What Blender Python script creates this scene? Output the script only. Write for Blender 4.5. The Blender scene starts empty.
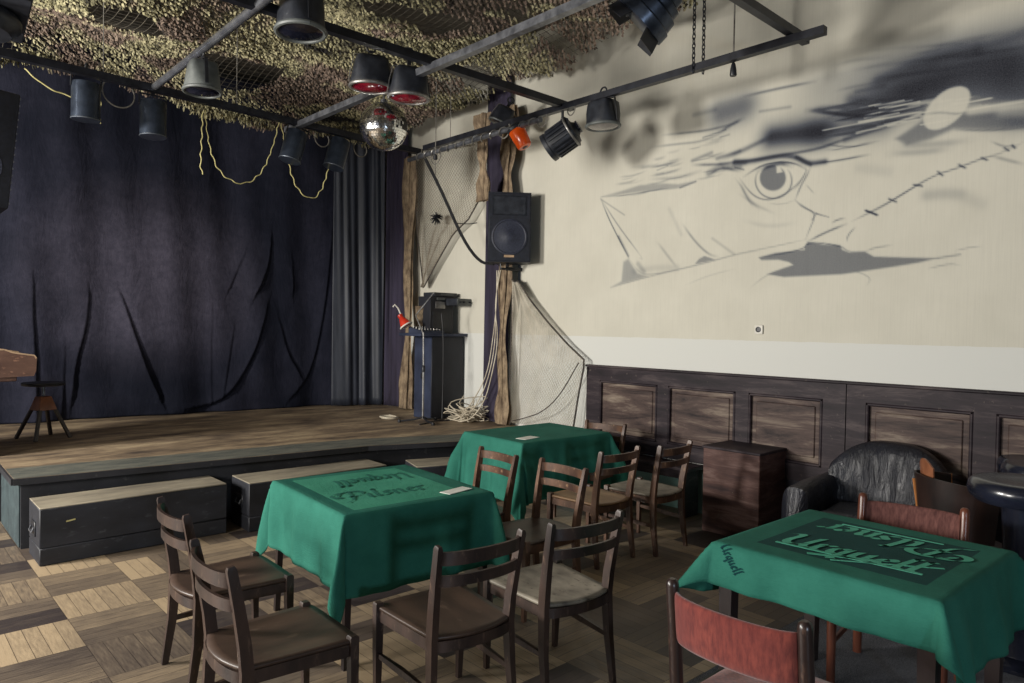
import bpy, bmesh, math, random
import numpy as np
from mathutils import Vector, Matrix, Euler
PI = math.pi; R = math.radians
random.seed(7); rng = np.random.default_rng(7)
S = bpy.context.scene
COL = S.collection

# ------------------------------------------------------------------ helpers
class MB:
    """collects shapes and links them as ONE mesh object"""
    def __init__(s): s.bm = bmesh.new(); s.mi = 0
    def _fin(s, vs, M):
        if M is not None: bmesh.ops.transform(s.bm, matrix=M, verts=vs)
        fs = set()
        for v in vs:
            for f in v.link_faces: fs.add(f)
        for f in fs: f.material_index = s.mi
        return s
    def box(s, c, d, rot=None, bev=0.0, seg=1, taper=None):
        r = bmesh.ops.create_cube(s.bm, size=1.0); vs = r['verts']
        for v in vs:
            t = v.co.z + .5
            v.co = Vector((v.co.x*d[0], v.co.y*d[1], v.co.z*d[2]))
            if taper: v.co.x *= 1+(taper[0]-1)*t; v.co.y *= 1+(taper[1]-1)*t
        if bev > 0:
            es = list({e for v in vs for e in v.link_edges})
            b = bmesh.ops.bevel(s.bm, geom=es, offset=bev, segments=seg, affect='EDGES', profile=.5)
            vs = list({v for f in b['faces'] for v in f.verts} | {v for v in vs if v.is_valid})
        M = Matrix.Translation(Vector(c))
        if rot is not None: M = M @ (rot if isinstance(rot, Matrix) else Euler(rot).to_matrix().to_4x4())
        return s._fin(vs, M)
    def rings(s, rings, closed=True, caps=True, M=None):
        vv = [[s.bm.verts.new(Vector(p)) for p in ring] for ring in rings]
        n = len(vv[0])
        for i in range(len(vv)-1):
            for j in range(n if closed else n-1):
                k = (j+1) % n
                try: s.bm.faces.new((vv[i][j], vv[i][k], vv[i+1][k], vv[i+1][j]))
                except ValueError: pass
        if caps and closed:
            for ring in (vv[0][::-1], vv[-1]):
                try: s.bm.faces.new(ring)
                except ValueError: pass
        return s._fin([v for r in vv for v in r], M)
    def tube(s, pts, r, seg=8, caps=True, M=None, sq=None):
        """round tube (or a rectangular bar with sq=(w,h)) along points; r scalar or list"""
        P = [Vector(p) for p in pts]; n = len(P); out = []
        rr = r if isinstance(r, (list, tuple)) else [r]*n
        up = None
        for i in range(n):
            t = (P[min(i+1, n-1)] - P[max(i-1, 0)])
            if t.length < 1e-9: t = Vector((0, 0, 1))
            t.normalize()
            if up is None:
                up = Vector((0, 0, 1)) if abs(t.z) < .9 else Vector((0, 1, 0))
            a = t.cross(up)
            if a.length < 1e-6: a = t.orthogonal()
            a.normalize(); b = a.cross(t).normalized(); up = b
            if sq:
                w, h = sq[0]*rr[i], sq[1]*rr[i]
                out.append([P[i]+a*x*w/2+b*y*h/2 for x, y in ((-1, -1), (1, -1), (1, 1), (-1, 1))])
            else:
                out.append([P[i]+(a*math.cos(q)+b*math.sin(q))*rr[i] for q in [2*PI*k/seg for k in range(seg)]])
        return s.rings(out, True, caps, M)
    def lathe(s, prof, seg=24, M=None, caps=True):
        rg = [[(max(r, 1e-4)*math.cos(2*PI*k/seg), max(r, 1e-4)*math.sin(2*PI*k/seg), z) for k in range(seg)] for r, z in prof]
        return s.rings(rg, True, caps, M)
    def torus(s, Rr, r, seg=24, ms=8, M=None, arc=2*PI, sx=1, sy=1):
        full = abs(arc-2*PI) < 1e-6; n = seg if full else seg+1
        pts = [(Rr*sx*math.cos(arc*k/seg), Rr*sy*math.sin(arc*k/seg), 0) for k in range(seg+1)]
        return s.tube(pts, r, ms, not full, M)
    def prism(s, poly, z0, z1, M=None):
        return s.rings([[(x, y, z0) for x, y in poly], [(x, y, z1) for x, y in poly]], True, True, M)
    def grid(s, f, nu, nv, M=None):
        vv = [[s.bm.verts.new(Vector(f(i/nu, j/nv))) for j in range(nv+1)] for i in range(nu+1)]
        for i in range(nu):
            for j in range(nv): s.bm.faces.new((vv[i][j], vv[i+1][j], vv[i+1][j+1], vv[i][j+1]))
        return s._fin([v for r in vv for v in r], M)
    def build(s, name, mats, parent=None, loc=(0, 0, 0), rot=(0, 0, 0), angle=38, label=None):
        me = bpy.data.meshes.new(name)
        bmesh.ops.recalc_face_normals(s.bm, faces=s.bm.faces[:])
        s.bm.to_mesh(me); s.bm.free()
        for m in (mats if isinstance(mats, (list, tuple)) else [mats]): me.materials.append(m)
        me.shade_smooth(); me.set_sharp_from_angle(angle=R(angle))
        o = bpy.data.objects.new(name, me); COL.objects.link(o)
        o.parent = parent; o.location = loc; o.rotation_euler = rot
        if label: o['label'] = label
        return o

def raw(name, verts, faces, mats, parent=None, smooth=False):
    me = bpy.data.meshes.new(name); me.from_pydata(verts, [], faces); me.update()
    for m in (mats if isinstance(mats, (list, tuple)) else [mats]): me.materials.append(m)
    if smooth: me.shade_smooth()
    o = bpy.data.objects.new(name, me); COL.objects.link(o); o.parent = parent
    return o

def thing(name, label, cat, loc=(0, 0, 0), rotz=0, group=None, rot=None):
    o = bpy.data.objects.new(name, None); COL.objects.link(o); o.empty_display_size = .1
    o.location = loc; o.rotation_euler = rot if rot else (0, 0, rotz)
    o['label'] = label; o['category'] = cat
    if group: o['group'] = group
    return o
def tag(o, label, cat, group=None):
    o['label'] = label; o['category'] = cat
    if group: o['group'] = group
    return o
def structure(o, label=None, cat=None):
    o['kind'] = 'structure'
    if label: o['label'] = label
    if cat: o['category'] = cat
    return o
def dup(root, loc, rot, label, group=None):
    r = root.copy(); COL.objects.link(r); r.location = loc; r.rotation_euler = rot; r['label'] = label
    if group: r['group'] = group
    for ch in list(root.children):
        c = ch.copy(); COL.objects.link(c); c.parent = r
        for g in ch.children:
            d = g.copy(); COL.objects.link(d); d.parent = c
    return r
def axis_M(p, d, roll=0):
    """matrix taking +Z to direction d at point p"""
    q = Vector(d).normalized().to_track_quat('Z', 'Y')
    return Matrix.Translation(Vector(p)) @ q.to_matrix().to_4x4() @ Matrix.Rotation(roll, 4, 'Z')

# ------------------------------------------------------------------ materials
def lin(c):
    return tuple(((x/255)/12.92 if x/255 <= .04045 else ((x/255+.055)/1.055)**2.4) for x in c)+(1,)
class NT:
    def __init__(s, name):
        s.m = bpy.data.materials.new(name); s.m.use_nodes = True; s.t = s.m.node_tree
        s.b = s.t.nodes['Principled BSDF']
    def n(s, ty, **kw):
        x = s.t.nodes.new(ty)
        for k, v in kw.items():
            if k in x.inputs.keys(): x.inputs[k].default_value = v
            else: setattr(x, k, v)
        return x
    def l(s, a, b): s.t.links.new(a, b)
    def math(s, op, a, b=None, c=None):
        x = s.t.nodes.new('ShaderNodeMath'); x.operation = op
        for i, v in enumerate((a, b, c)):
            if v is None: continue
            if isinstance(v, (int, float)): x.inputs[i].default_value = v
            else: s.l(v, x.inputs[i])
        return x.outputs[0]
    def ramp(s, fac, stops):
        x = s.t.nodes.new('ShaderNodeValToRGB'); e = x.color_ramp.elements
        while len(e) < len(stops): e.new(.5)
        for i, (p, c) in enumerate(stops): e[i].position = p; e[i].color = c
        s.l(fac, x.inputs[0]); return x.outputs[0]
    def mix(s, fac, a, b, mode='MIX'):
        x = s.t.nodes.new('ShaderNodeMix'); x.data_type = 'RGBA'; x.blend_type = mode
        for i, v in ((0, fac), (6, a), (7, b)):
            if isinstance(v, (int, float)): x.inputs[i].default_value = v
            elif isinstance(v, tuple): x.inputs[i].default_value = v
            else: s.l(v, x.inputs[i])
        return x.outputs[2]
    def coords(s, scale=(1, 1, 1), rot=(0, 0, 0), kind='Object'):
        tc = s.n('ShaderNodeTexCoord'); mp = s.n('ShaderNodeMapping')
        mp.inputs['Scale'].default_value = scale; mp.inputs['Rotation'].default_value = rot
        s.l(tc.outputs[kind], mp.inputs[0]); return mp.outputs[0]
    def noise(s, vec, scale, detail=5, rough=.6, dist=0.0):
        x = s.n('ShaderNodeTexNoise'); x.inputs['Scale'].default_value = scale
        x.inputs['Detail'].default_value = detail; x.inputs['Roughness'].default_value = rough
        x.inputs['Distortion'].default_value = dist
        if vec is not None: s.l(vec, x.inputs['Vector'])
        return x.outputs['Fac']
    def bump(s, h, strength=.3, dist=.01):
        x = s.n('ShaderNodeBump'); x.inputs['Strength'].default_value = strength; x.inputs['Distance'].default_value = dist
        s.l(h, x.inputs['Height']); s.l(x.outputs[0], s.b.inputs['Normal'])
    def fin(s, col=None, rough=None, metal=None, spec=None):
        for k, v in (('Base Color', col), ('Roughness', rough), ('Metallic', metal), ('Specular IOR Level', spec)):
            if v is None: continue
            if isinstance(v, (int, float, tuple)): s.b.inputs[k].default_value = v
            else: s.l(v, s.b.inputs[k])
        return s.m

def mat_noise(name, c1, c2, scale=6, stretch=(1, 1, 1), rough=.6, metal=0, bump=0, bscale=None, lo=.35, hi=.65, spec=.5, c3=None, detail=5):
    t = NT(name); v = t.coords(stretch); f = t.noise(v, scale, detail)
    col = t.ramp(f, [(lo, lin(c1)), (hi, lin(c2))])
    if c3 is not None:      # worn specks
        g = t.noise(v, scale*5, 4); k = t.ramp(g, [(.60, (0, 0, 0, 1)), (.72, (1, 1, 1, 1))])
        col = t.mix(k, col, lin(c3))
    if bump:
        t.bump(t.noise(v, bscale or scale*6, 4), bump, .006)
    return t.fin(col, rough, metal, spec)

M = {}
M['wood'] = mat_noise('dark_chair_wood', (36, 27, 25), (66, 50, 43), 9, (1, 1, .35), .42, bump=.15, c3=(92, 74, 62))
M['wood_lit'] = mat_noise('lit_chair_wood', (60, 41, 33), (104, 75, 57), 9, (1, 1, .35), .42, bump=.15, c3=(150, 118, 90))  # same chair wood, lighter: the warm light on it is put into the colour
M['seat_brown'] = mat_noise('brown_seat_ply', (44, 34, 30), (78, 61, 51), 5, (1, .3, 1), .42, bump=.1, c3=(98, 82, 70))
M['seat_grey'] = mat_noise('worn_grey_seat_ply', (86, 80, 72), (150, 142, 128), 7, (1, .6, 1), .5, bump=.2, c3=(60, 50, 44))
M['seat_honey'] = mat_noise('honey_seat_ply', (110, 82, 58), (158, 126, 92), 5, (1, .3, 1), .45, bump=.1, c3=(90, 66, 48))
M['black_metal'] = mat_noise('black_metal', (20, 21, 26), (34, 36, 42), 20, rough=.42, bump=.05)
M['bar_black'] = mat_noise('painted_black_steel', (22, 23, 30), (40, 42, 50), 12, rough=.4, metal=.3, bump=.05)
M['steel'] = mat_noise('galvanised_steel', (84, 86, 92), (128, 130, 136), 14, rough=.3, metal=.6)
M['chrome'] = mat_noise('chrome', (120, 122, 130), (160, 162, 168), 10, rough=.22, metal=.8)
M['can'] = mat_noise('blue_black_can', (44, 51, 63), (70, 79, 94), 10, rough=.3, metal=.6)
M['can_in'] = mat_noise('can_rim', (90, 96, 104), (120, 126, 134), 10, rough=.4, metal=.6)
M['plastic'] = mat_noise('black_lamp_plastic', (24, 26, 32), (44, 47, 54), 12, rough=.4, bump=.05)
M['plastic_grey'] = mat_noise('grey_lamp_plastic', (70, 74, 74), (98, 102, 100), 8, rough=.5)
M['lens_dark'] = mat_noise('dark_lens', (14, 15, 24), (26, 28, 40), 4, rough=.08, spec=.8)
M['lens_red'] = mat_noise('red_lens', (96, 10, 30), (150, 22, 48), 12, rough=.1, spec=.8)
M['lens_clear'] = mat_noise('smoked_lens', (70, 60, 60), (110, 104, 104), 6, rough=.1, spec=.8)
M['rim_silver'] = mat_noise('worn_silver_rim', (110, 108, 106), (160, 158, 154), 10, rough=.35, metal=.6)
M['orange'] = mat_noise('orange_beacon_plastic', (214, 70, 12), (236, 96, 22), 8, rough=.2, spec=.7)
M['red'] = mat_noise('red_plastic', (176, 38, 22), (206, 58, 34), 8, rough=.35)
M['white'] = mat_noise('off_white_plastic', (206, 202, 190), (226, 222, 212), 8, rough=.5)
M['cream_cable'] = mat_noise('cream_cable', (170, 158, 138), (205, 196, 176), 10, rough=.6)
M['black_cable'] = mat_noise('black_cable', (18, 18, 22), (30, 30, 34), 10, rough=.55)
M['yellow_cord'] = mat_noise('yellow_cord', (168, 158, 104), (196, 186, 130), 20, rough=.7)
M['grey_cord'] = mat_noise('grey_cord', (96, 92, 86), (130, 126, 118), 20, rough=.7)
M['card'] = mat_noise('white_card', (206, 206, 198), (224, 224, 216), 5, rough=.7)
M['case'] = mat_noise('black_case_paint', (24, 25, 31), (40, 42, 50), 5, (.4, 1, 1), .6, bump=.15, c3=(58, 60, 66))
M['case_top'] = mat_noise('lit_case_top', (104, 97, 86), (154, 145, 126), 5, (.3, 1, 1), .7, bump=.2, c3=(160, 150, 132))  # paler than the case paint: light on the tops put into the colour
M['speaker'] = mat_noise('speaker_black', (16, 18, 26), (28, 31, 42), 30, rough=.5, bump=.12, bscale=160)
M['speaker_cone'] = mat_noise('speaker_grille', (30, 33, 46), (48, 52, 68), 60, rough=.5, bump=.3, bscale=240)
M['cabinet'] = mat_noise('navy_cabinet_laminate', (34, 40, 58), (50, 58, 80), 4, rough=.5, bump=.05)
M['cabinet_black'] = mat_noise('black_cabinet_laminate', (20, 21, 28), (32, 34, 42), 4, rough=.5, bump=.05)
M['leather'] = None
t = NT('black_leather'); v = t.coords((1, 1, 1)); w = t.noise(t.coords((1, 3, .8)), 7, 6, .6, 1.2)
t.bump(w, .6, .03); M['leather'] = t.fin(t.ramp(t.noise(v, 5), [(.3, lin((20, 21, 28))), (.7, lin((34, 36, 46)))]), .36, 0, .5)
t = NT('red_velvet_upholstery'); v = t.coords((1, 1, .25)); f = t.noise(v, 70, 4); g = t.noise(t.coords(), 5, 4)
c = t.mix(t.ramp(g, [(.3, (0, 0, 0, 1)), (.7, (1, 1, 1, 1))]), lin((104, 44, 40)), lin((140, 66, 54)))
t.bump(f, .3, .004); M['red_velvet'] = t.fin(t.mix(t.ramp(f, [(.35, (0, 0, 0, 1)), (.7, (1, 1, 1, 1))]), c, lin((88, 34, 32))), .85, 0, .2)
t.b.inputs['Sheen Weight'].default_value = .3
t = NT('brown_velvet_upholstery'); v = t.coords((1, 1, .25)); f = t.noise(v, 60, 4)
M['brown_velvet'] = t.fin(t.ramp(f, [(.3, lin((70, 42, 40))), (.7, lin((112, 74, 68)))]), .85, 0, .2)
M['post'] = mat_noise('near_black_chair_post', (30, 22, 22), (52, 38, 34), 12, (1, 1, .3), .3, c3=(80, 60, 50))
M['post_brown'] = mat_noise('red_brown_chair_post', (70, 38, 28), (104, 60, 44), 12, (1, 1, .3), .3)
M['table_wood'] = mat_noise('dark_table_leg', (26, 20, 20), (46, 34, 32), 8, (1, 1, .3), .4)
M['ply_orange'] = mat_noise('orange_ply_edge', (176, 112, 62), (206, 144, 88), 10, rough=.4)
M['ply_dark'] = mat_noise('dark_ply', (26, 18, 17), (44, 30, 26), 8, (1, 1, .3), .4)
M['stool_black'] = mat_noise('black_lacquer', (18, 21, 32), (32, 36, 50), 8, rough=.22, spec=.7)
M['copper_wood'] = mat_noise('copper_brown_wood', (112, 68, 46), (146, 94, 66), 9, rough=.4)
M['piano'] = mat_noise('brown_piano_wood', (80, 56, 46), (108, 80, 66), 8, (.4, 1, 1), .45, bump=.1, c3=(150, 112, 90))
M['piano_top'] = mat_noise('pale_worn_piano_edge', (150, 124, 98), (180, 152, 122), 8, rough=.5)

# green damask cloth: light and dark woven tones
def cloth_mat(name, c1, c2):
    t = NT(name); v = t.coords(); f = t.noise(v, 3.5, 6, .65); w = t.noise(t.coords((1, .15, 1)), 160, 2)
    col = t.ramp(f, [(.3, lin(c1)), (.72, lin(c2))]); t.bump(t.math('ADD', w, t.math('MULTIPLY', f, 3)), .25, .012)
    return t.fin(col, .85, 0, .12)
M['cloth'] = cloth_mat('green_tablecloth', (36, 93, 80), (50, 113, 98))
M['cloth_dark'] = cloth_mat('dark_green_damask', (28, 84, 74), (38, 100, 88))
M['cloth_panel'] = cloth_mat('deep_green_damask', (24, 62, 60), (32, 74, 72))
M['cloth_light'] = cloth_mat('light_green_damask', (54, 124, 102), (72, 146, 122))
M['cloth_letter'] = cloth_mat('pale_green_damask', (74, 156, 130), (96, 176, 150))
M['cloth_ink'] = cloth_mat('dark_stamp_on_cloth', (10, 48, 50), (14, 58, 60))

# fabrics of the stage
t = NT('navy_velvet_backdrop'); v = t.coords((1, 1, 1)); f = t.noise(v, .9, 7, .62); g = t.noise(v, 14, 6, .75); h = t.noise(v, 60, 3)
k = t.ramp(f, [(.40, (0, 0, 0, 1)), (.68, (1, 1, 1, 1))])
k2 = t.math('MULTIPLY', k, t.math('ADD', t.math('MULTIPLY', g, 1.2), -.1))
col = t.mix(k2, lin((18, 21, 34)), lin((52, 52, 67)))
# paler mottled oval in the middle of the cloth
sep = t.n('ShaderNodeSeparateXYZ'); t.l(v, sep.inputs[0])
dx = t.math('DIVIDE', t.math('SUBTRACT', sep.outputs[0], 2.6), 1.5); dz = t.math('DIVIDE', t.math('SUBTRACT', sep.outputs[2], 2.2), 1.3)
rr = t.math('ADD', t.math('MULTIPLY', dx, dx), t.math('MULTIPLY', dz, dz))
fade = t.math('MULTIPLY', t.math('MAXIMUM', t.math('SUBTRACT', 1.0, rr), 0), t.math('MULTIPLY', g, t.math('ADD', f, .15)))
col = t.mix(t.math('MULTIPLY', fade, 1.2), col, lin((84, 79, 92)))
wr_ = t.noise(t.coords((2.2, 1, .8)), 2.2, 5, .62, .35); t.bump(t.math('ADD', t.math('MULTIPLY', h, .05), wr_), .34, .06); M['backdrop'] = t.fin(col, .85, 0, .2)
M['drape_grey'] = mat_noise('slate_navy_drape', (26, 30, 40), (46, 50, 61), 3, (3, 3, .4), .55, bump=.2, bscale=60)
M['drape_violet'] = mat_noise('dark_violet_drape', (34, 28, 44), (52, 46, 66), 3, (3, 3, .4), .85, bump=.2, bscale=60)
M['burlap'] = mat_noise('brown_burlap_net', (92, 76, 60), (156, 136, 110), 16, (1, 1, .5), .9, bump=.8, bscale=70, c3=(60, 50, 42))
M['net_dark'] = mat_noise('brown_grey_fishing_net', (112, 102, 90), (150, 140, 124), 6, rough=.8)
M['net'] = mat_noise('grey_fishing_net', (168, 160, 144), (206, 198, 182), 6, rough=.8)
M['net_rope'] = mat_noise('dark_net_rope', (50, 46, 44), (84, 76, 68), 20, rough=.85)
t = NT('camouflage_leaf_fabric'); v = t.coords(); f = t.noise(v, 1.1, 4, .6, .6); g = t.noise(v, 9, 3)
wn = t.n('ShaderNodeNewGeometry')
col = t.ramp(f, [(.34, lin((44, 42, 42))), (.40, lin((158, 152, 118))), (.50, lin((190, 182, 146))), (.545, lin((132, 114, 102))), (.66, lin((150, 133, 119)))])
col = t.mix(t.ramp(wn.outputs['Random Per Island'], [(.35, (0, 0, 0, 1)), (1, (.95, .95, .95, 1))]), col, lin((30, 29, 30)))
M['camo'] = t.fin(col, .85, 0, .2)
M['camo_net'] = mat_noise('camouflage_base_net', (60, 56, 48), (92, 86, 74), 8, rough=.9)

# walls
def wall_mat(name, cream, white=None, split=1.57, dado=None):
    t = NT(name); v = t.coords(); f = t.noise(v, 2.2, 6); st = t.noise(t.coords((1, 22, .5)), 5, 4)
    c = t.mix(t.ramp(f, [(.35, (0, 0, 0, 1)), (.7, (1, 1, 1, 1))]), lin(cream), lin(tuple(min(255, x+8) for x in cream)))
    c = t.mix(t.ramp(st, [(.45, (0, 0, 0, 1)), (.8, (.25, .25, .25, 1))]), c, lin(tuple(int(x*.86) for x in cream)))
    sep = t.n('ShaderNodeSeparateXYZ'); t.l(v, sep.inputs[0])
    if white:
        e = t.math('ADD', sep.outputs[2], t.math('MULTIPLY', t.noise(v, 9, 3), .012))
        c = t.mix(t.math('LESS_THAN', e, split+.006), c, lin(white))
    if dado: c = t.mix(t.math('LESS_THAN', sep.outputs[2], .42), c, lin(dado))
    t.bump(t.noise(v, 60, 3), .08, .004)
    return t, c
t, c = wall_mat('cream_wall_paint', (198, 194, 180), (208, 208, 202), 1.57, (140, 178, 172)); M['wall'] = t.fin(c, .85, 0, .25)
t, c = wall_mat('plain_wall_paint', (104, 100, 96)); M['wall_plain'] = t.fin(c, .9, 0, .2)
t, c = wall_mat('mural_paint', (198, 194, 180))
at = t.n('ShaderNodeAttribute', attribute_name='ink'); tex = t.noise(t.coords((1, 1, 1)), 110, 5, .8)
k = t.math('MULTIPLY', at.outputs['Fac'], t.math('ADD', t.math('MULTIPLY', tex, .36), .82))
k = t.math('MINIMUM', t.math('MAXIMUM', k, 0), 1)
col = t.ramp(k, [(0, (1, 1, 1, 1)), (.5, (.48, .505, .56, 1)), (.8, (.15, .17, .24, 1)), (1, (.015, .016, .032, 1))])
M['mural'] = t.fin(t.mix(1.0, c, col, 'MULTIPLY'), .85, 0, .25)
M['ceiling'] = mat_noise('grey_ceiling_paint', (96, 92, 86), (118, 112, 104), 3, rough=.9)

# basket-weave parquet
t = NT('basketweave_parquet'); v = t.coords(); sep = t.n('ShaderNodeSeparateXYZ'); t.l(v, sep.inputs[0])
s_ = .43; NPL = 6
ux = t.math('DIVIDE', sep.outputs[0], s_); uy = t.math('DIVIDE', t.math('ADD', sep.outputs[1], .22), s_)
ix = t.math('FLOOR', ux); iy = t.math('FLOOR', uy); fx = t.math('SUBTRACT', ux, ix); fy = t.math('SUBTRACT', uy, iy)
par = t.math('MODULO', t.math('ADD', t.math('ADD', ix, iy), 100), 2)       # 0 / 1
a = t.math('ADD', t.math('MULTIPLY', fx, par), t.math('MULTIPLY', fy, t.math('SUBTRACT', 1, par)))
b = t.math('ADD', t.math('MULTIPLY', fy, par), t.math('MULTIPLY', fx, t.math('SUBTRACT', 1, par)))
ap = t.math('MULTIPLY', a, NPL); ia = t.math('FLOOR', ap); fa = t.math('SUBTRACT', ap, ia)
cmb = t.n('ShaderNodeCombineXYZ'); t.l(ix, cmb.inputs[0]); t.l(iy, cmb.inputs[1]); t.l(ia, cmb.inputs[2])
wn = t.n('ShaderNodeTexWhiteNoise'); wn.noise_dimensions = '3D'; t.l(cmb.outputs[0], wn.inputs['Vector'])
cmb2 = t.n('ShaderNodeCombineXYZ'); t.l(ix, cmb2.inputs[0]); t.l(iy, cmb2.inputs[1]); t.l(t.math('FLOOR', t.math('DIVIDE', ia, 3)), cmb2.inputs[2])
wb = t.n('ShaderNodeTexWhiteNoise'); wb.noise_dimensions = '3D'; t.l(cmb2.outputs[0], wb.inputs['Vector'])
gx = t.noise(t.coords((1.5, 14, 1)), 6, 5); gy = t.noise(t.coords((14, 1.5, 1)), 6, 5)
grain = t.math('ADD', t.math('MULTIPLY', gy, par), t.math('MULTIPLY', gx, t.math('SUBTRACT', 1, par)))
tone = t.math('ADD', t.math('MULTIPLY', wn.outputs[0], .08), t.math('MULTIPLY', wb.outputs[0], .38))
tone = t.math('ADD', tone, t.math('MULTIPLY', grain, .42)); tone = t.math('ADD', tone, t.math('MULTIPLY', par, .18))  # alternate squares lighter: sheen along the grain put into the colour
big = t.noise(v, .8, 4); tone = t.math('ADD', tone, t.math('MULTIPLY', t.math('SUBTRACT', big, .5), .5))
col = t.ramp(tone, [(.25, lin((58, 51, 51))), (.5, lin((104, 92, 80))), (.82, lin((170, 150, 122)))])
ed = t.math('MINIMUM', t.math('MINIMUM', fa, t.math('SUBTRACT', 1, fa)), t.math('MULTIPLY', t.math('MINIMUM', b, t.math('SUBTRACT', 1, b)), NPL))
gap = t.math('LESS_THAN', ed, .022)
col = t.mix(t.math('MULTIPLY', gap, .75), col, lin((30, 25, 24)))
t.bump(t.math('SUBTRACT', t.math('MULTIPLY', grain, .3), gap), .25, .004)
M['parquet'] = t.fin(col, t.ramp(grain, [(.3, (.38, .38, .38, 1)), (.7, (.58, .58, .58, 1))]), 0, .45)
t = NT('dark_grey_carpet'); f = t.noise(t.coords(), 220, 3, .8); t.bump(f, .6, .006)
M['carpet'] = t.fin(t.ramp(f, [(.35, lin((48, 50, 58))), (.68, lin((132, 134, 140)))]), .95, 0, .1)
# stage deck: worn brown sheeting with scuffed pale streaks, darker at the rim
t = NT('worn_stage_deck'); v = t.coords((.7, 2.2, 1)); f = t.noise(v, 2.0, 7, .65); g = t.noise(t.coords((1, 3, 1)), 12, 5)
c = t.ramp(f, [(.32, lin((72, 62, 56))), (.5, lin((136, 118, 96))), (.68, lin((182, 162, 132)))])
c = t.mix(t.ramp(g, [(.5, (0, 0, 0, 1)), (.75, (.55, .55, .55, 1))]), c, lin((60, 52, 48)))
t.bump(g, .15, .006); M['deck'] = t.fin(c, .6, 0, .35)
M['deck_rim'] = mat_noise('grey_green_deck_rim', (70, 74, 70), (104, 104, 94), 7, (.6, 2, 1), .7, bump=.2, c3=(130, 126, 112))
M['skirt'] = mat_noise('black_stage_skirt', (22, 23, 28), (36, 36, 42), 4, rough=.7, bump=.15, c3=(56, 54, 56))
M['skirt_teal'] = mat_noise('teal_stage_side', (36, 48, 52), (56, 70, 73), 9, rough=.85, bump=.5, bscale=60)
# wainscot: blackened boards with streaks of brown and worn grey
def wains(name, c1, c2, c3):
    t = NT(name); v = t.coords((1, .45, 3.2)); f = t.noise(v, 3.2, 7, .7, .4); g = t.noise(t.coords((1, 1, 1)), 26, 4)
    c = t.ramp(f, [(.34, lin(c1)), (.52, lin(c2)), (.70, lin(c3))])
    c = t.mix(t.ramp(g, [(.66, (0, 0, 0, 1)), (.76, (.6, .6, .6, 1))]), c, lin((120, 108, 98)))
    t.bump(f, .2, .008); return t.fin(c, .55, 0, .22)
M['wains'] = wains('blackened_oak_frame', (27, 23, 27), (46, 38, 43), (84, 74, 74))
M['wains_panel'] = wains('worn_oak_panel', (38, 30, 31), (82, 67, 62), (140, 126, 112))
M['box_side'] = wains('scuffed_brown_box', (46, 32, 33), (86, 62, 57), (122, 100, 94))
M['dark_void'] = mat_noise('dark_dado_paint', (44, 44, 52), (58, 58, 66), 3, rough=.8)
# mirror ball facets
t = NT('mirror_tiles'); wn = t.n('ShaderNodeNewGeometry')
M['mirror'] = t.fin(t.ramp(wn.outputs['Random Per Island'], [(0, (.5, .5, .5, 1)), (.25, (.75, .76, .74, 1)), (1, (.95, .95, .93, 1))]), .14, 1)
M['bare'] = mat_noise('bare_ball_core', (34, 32, 32), (60, 56, 54), 20, rough=.7)
# ------------------------------------------------------------------ camera
f_px = 712.25
yaw, pitch, roll = R(42.69), R(-1.141), R(.932)
fw = Vector((math.sin(yaw)*math.cos(pitch), math.cos(yaw)*math.cos(pitch), math.sin(pitch)))
rt = Vector((math.cos(yaw), -math.sin(yaw), 0)); up = rt.cross(fw)
r2 = rt*math.cos(roll)+up*math.sin(roll); u2 = -rt*math.sin(roll)+up*math.cos(roll)
cam = bpy.data.cameras.new('camera'); co = bpy.data.objects.new('camera', cam); COL.objects.link(co)
cam.sensor_width = 36; cam.lens = f_px/1024*36; cam.clip_start = .05
co.matrix_world = Matrix(((r2.x, u2.x, -fw.x, 0), (r2.y, u2.y, -fw.y, 0), (r2.z, u2.z, -fw.z, 1.65), (0, 0, 0, 1)))
S.camera = co

# ------------------------------------------------------------------ the setting
WX = 5.6; ZC = 4.95; XL = -3.6; YB = 9.6; YF = -3.2
def slab(name, c, d, m): return structure(MB().box(c, d).build(name, m))
fl = slab('floor', ((XL+WX)/2, (YF+YB)/2, -.05), (WX-XL+.4, YB-YF+.4, .1), M['parquet'])
slab('ceiling', ((XL+WX)/2, (YF+YB)/2, ZC+.05), (WX-XL+.4, YB-YF+.4, .1), M['ceiling'])
wr = slab('wall_right', (WX+.08, (YF+YB)/2, ZC/2), (.16, YB-YF+.4, ZC), M['wall'])
slab('wall_back', ((XL+WX)/2, YB+.08, ZC/2), (WX-XL, .16, ZC), M['wall_plain'])
structure(MB().box((3.95, .15, .004), (2.75, 3.4, .008), bev=.003).build('floor_carpet', M['carpet']))
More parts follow.
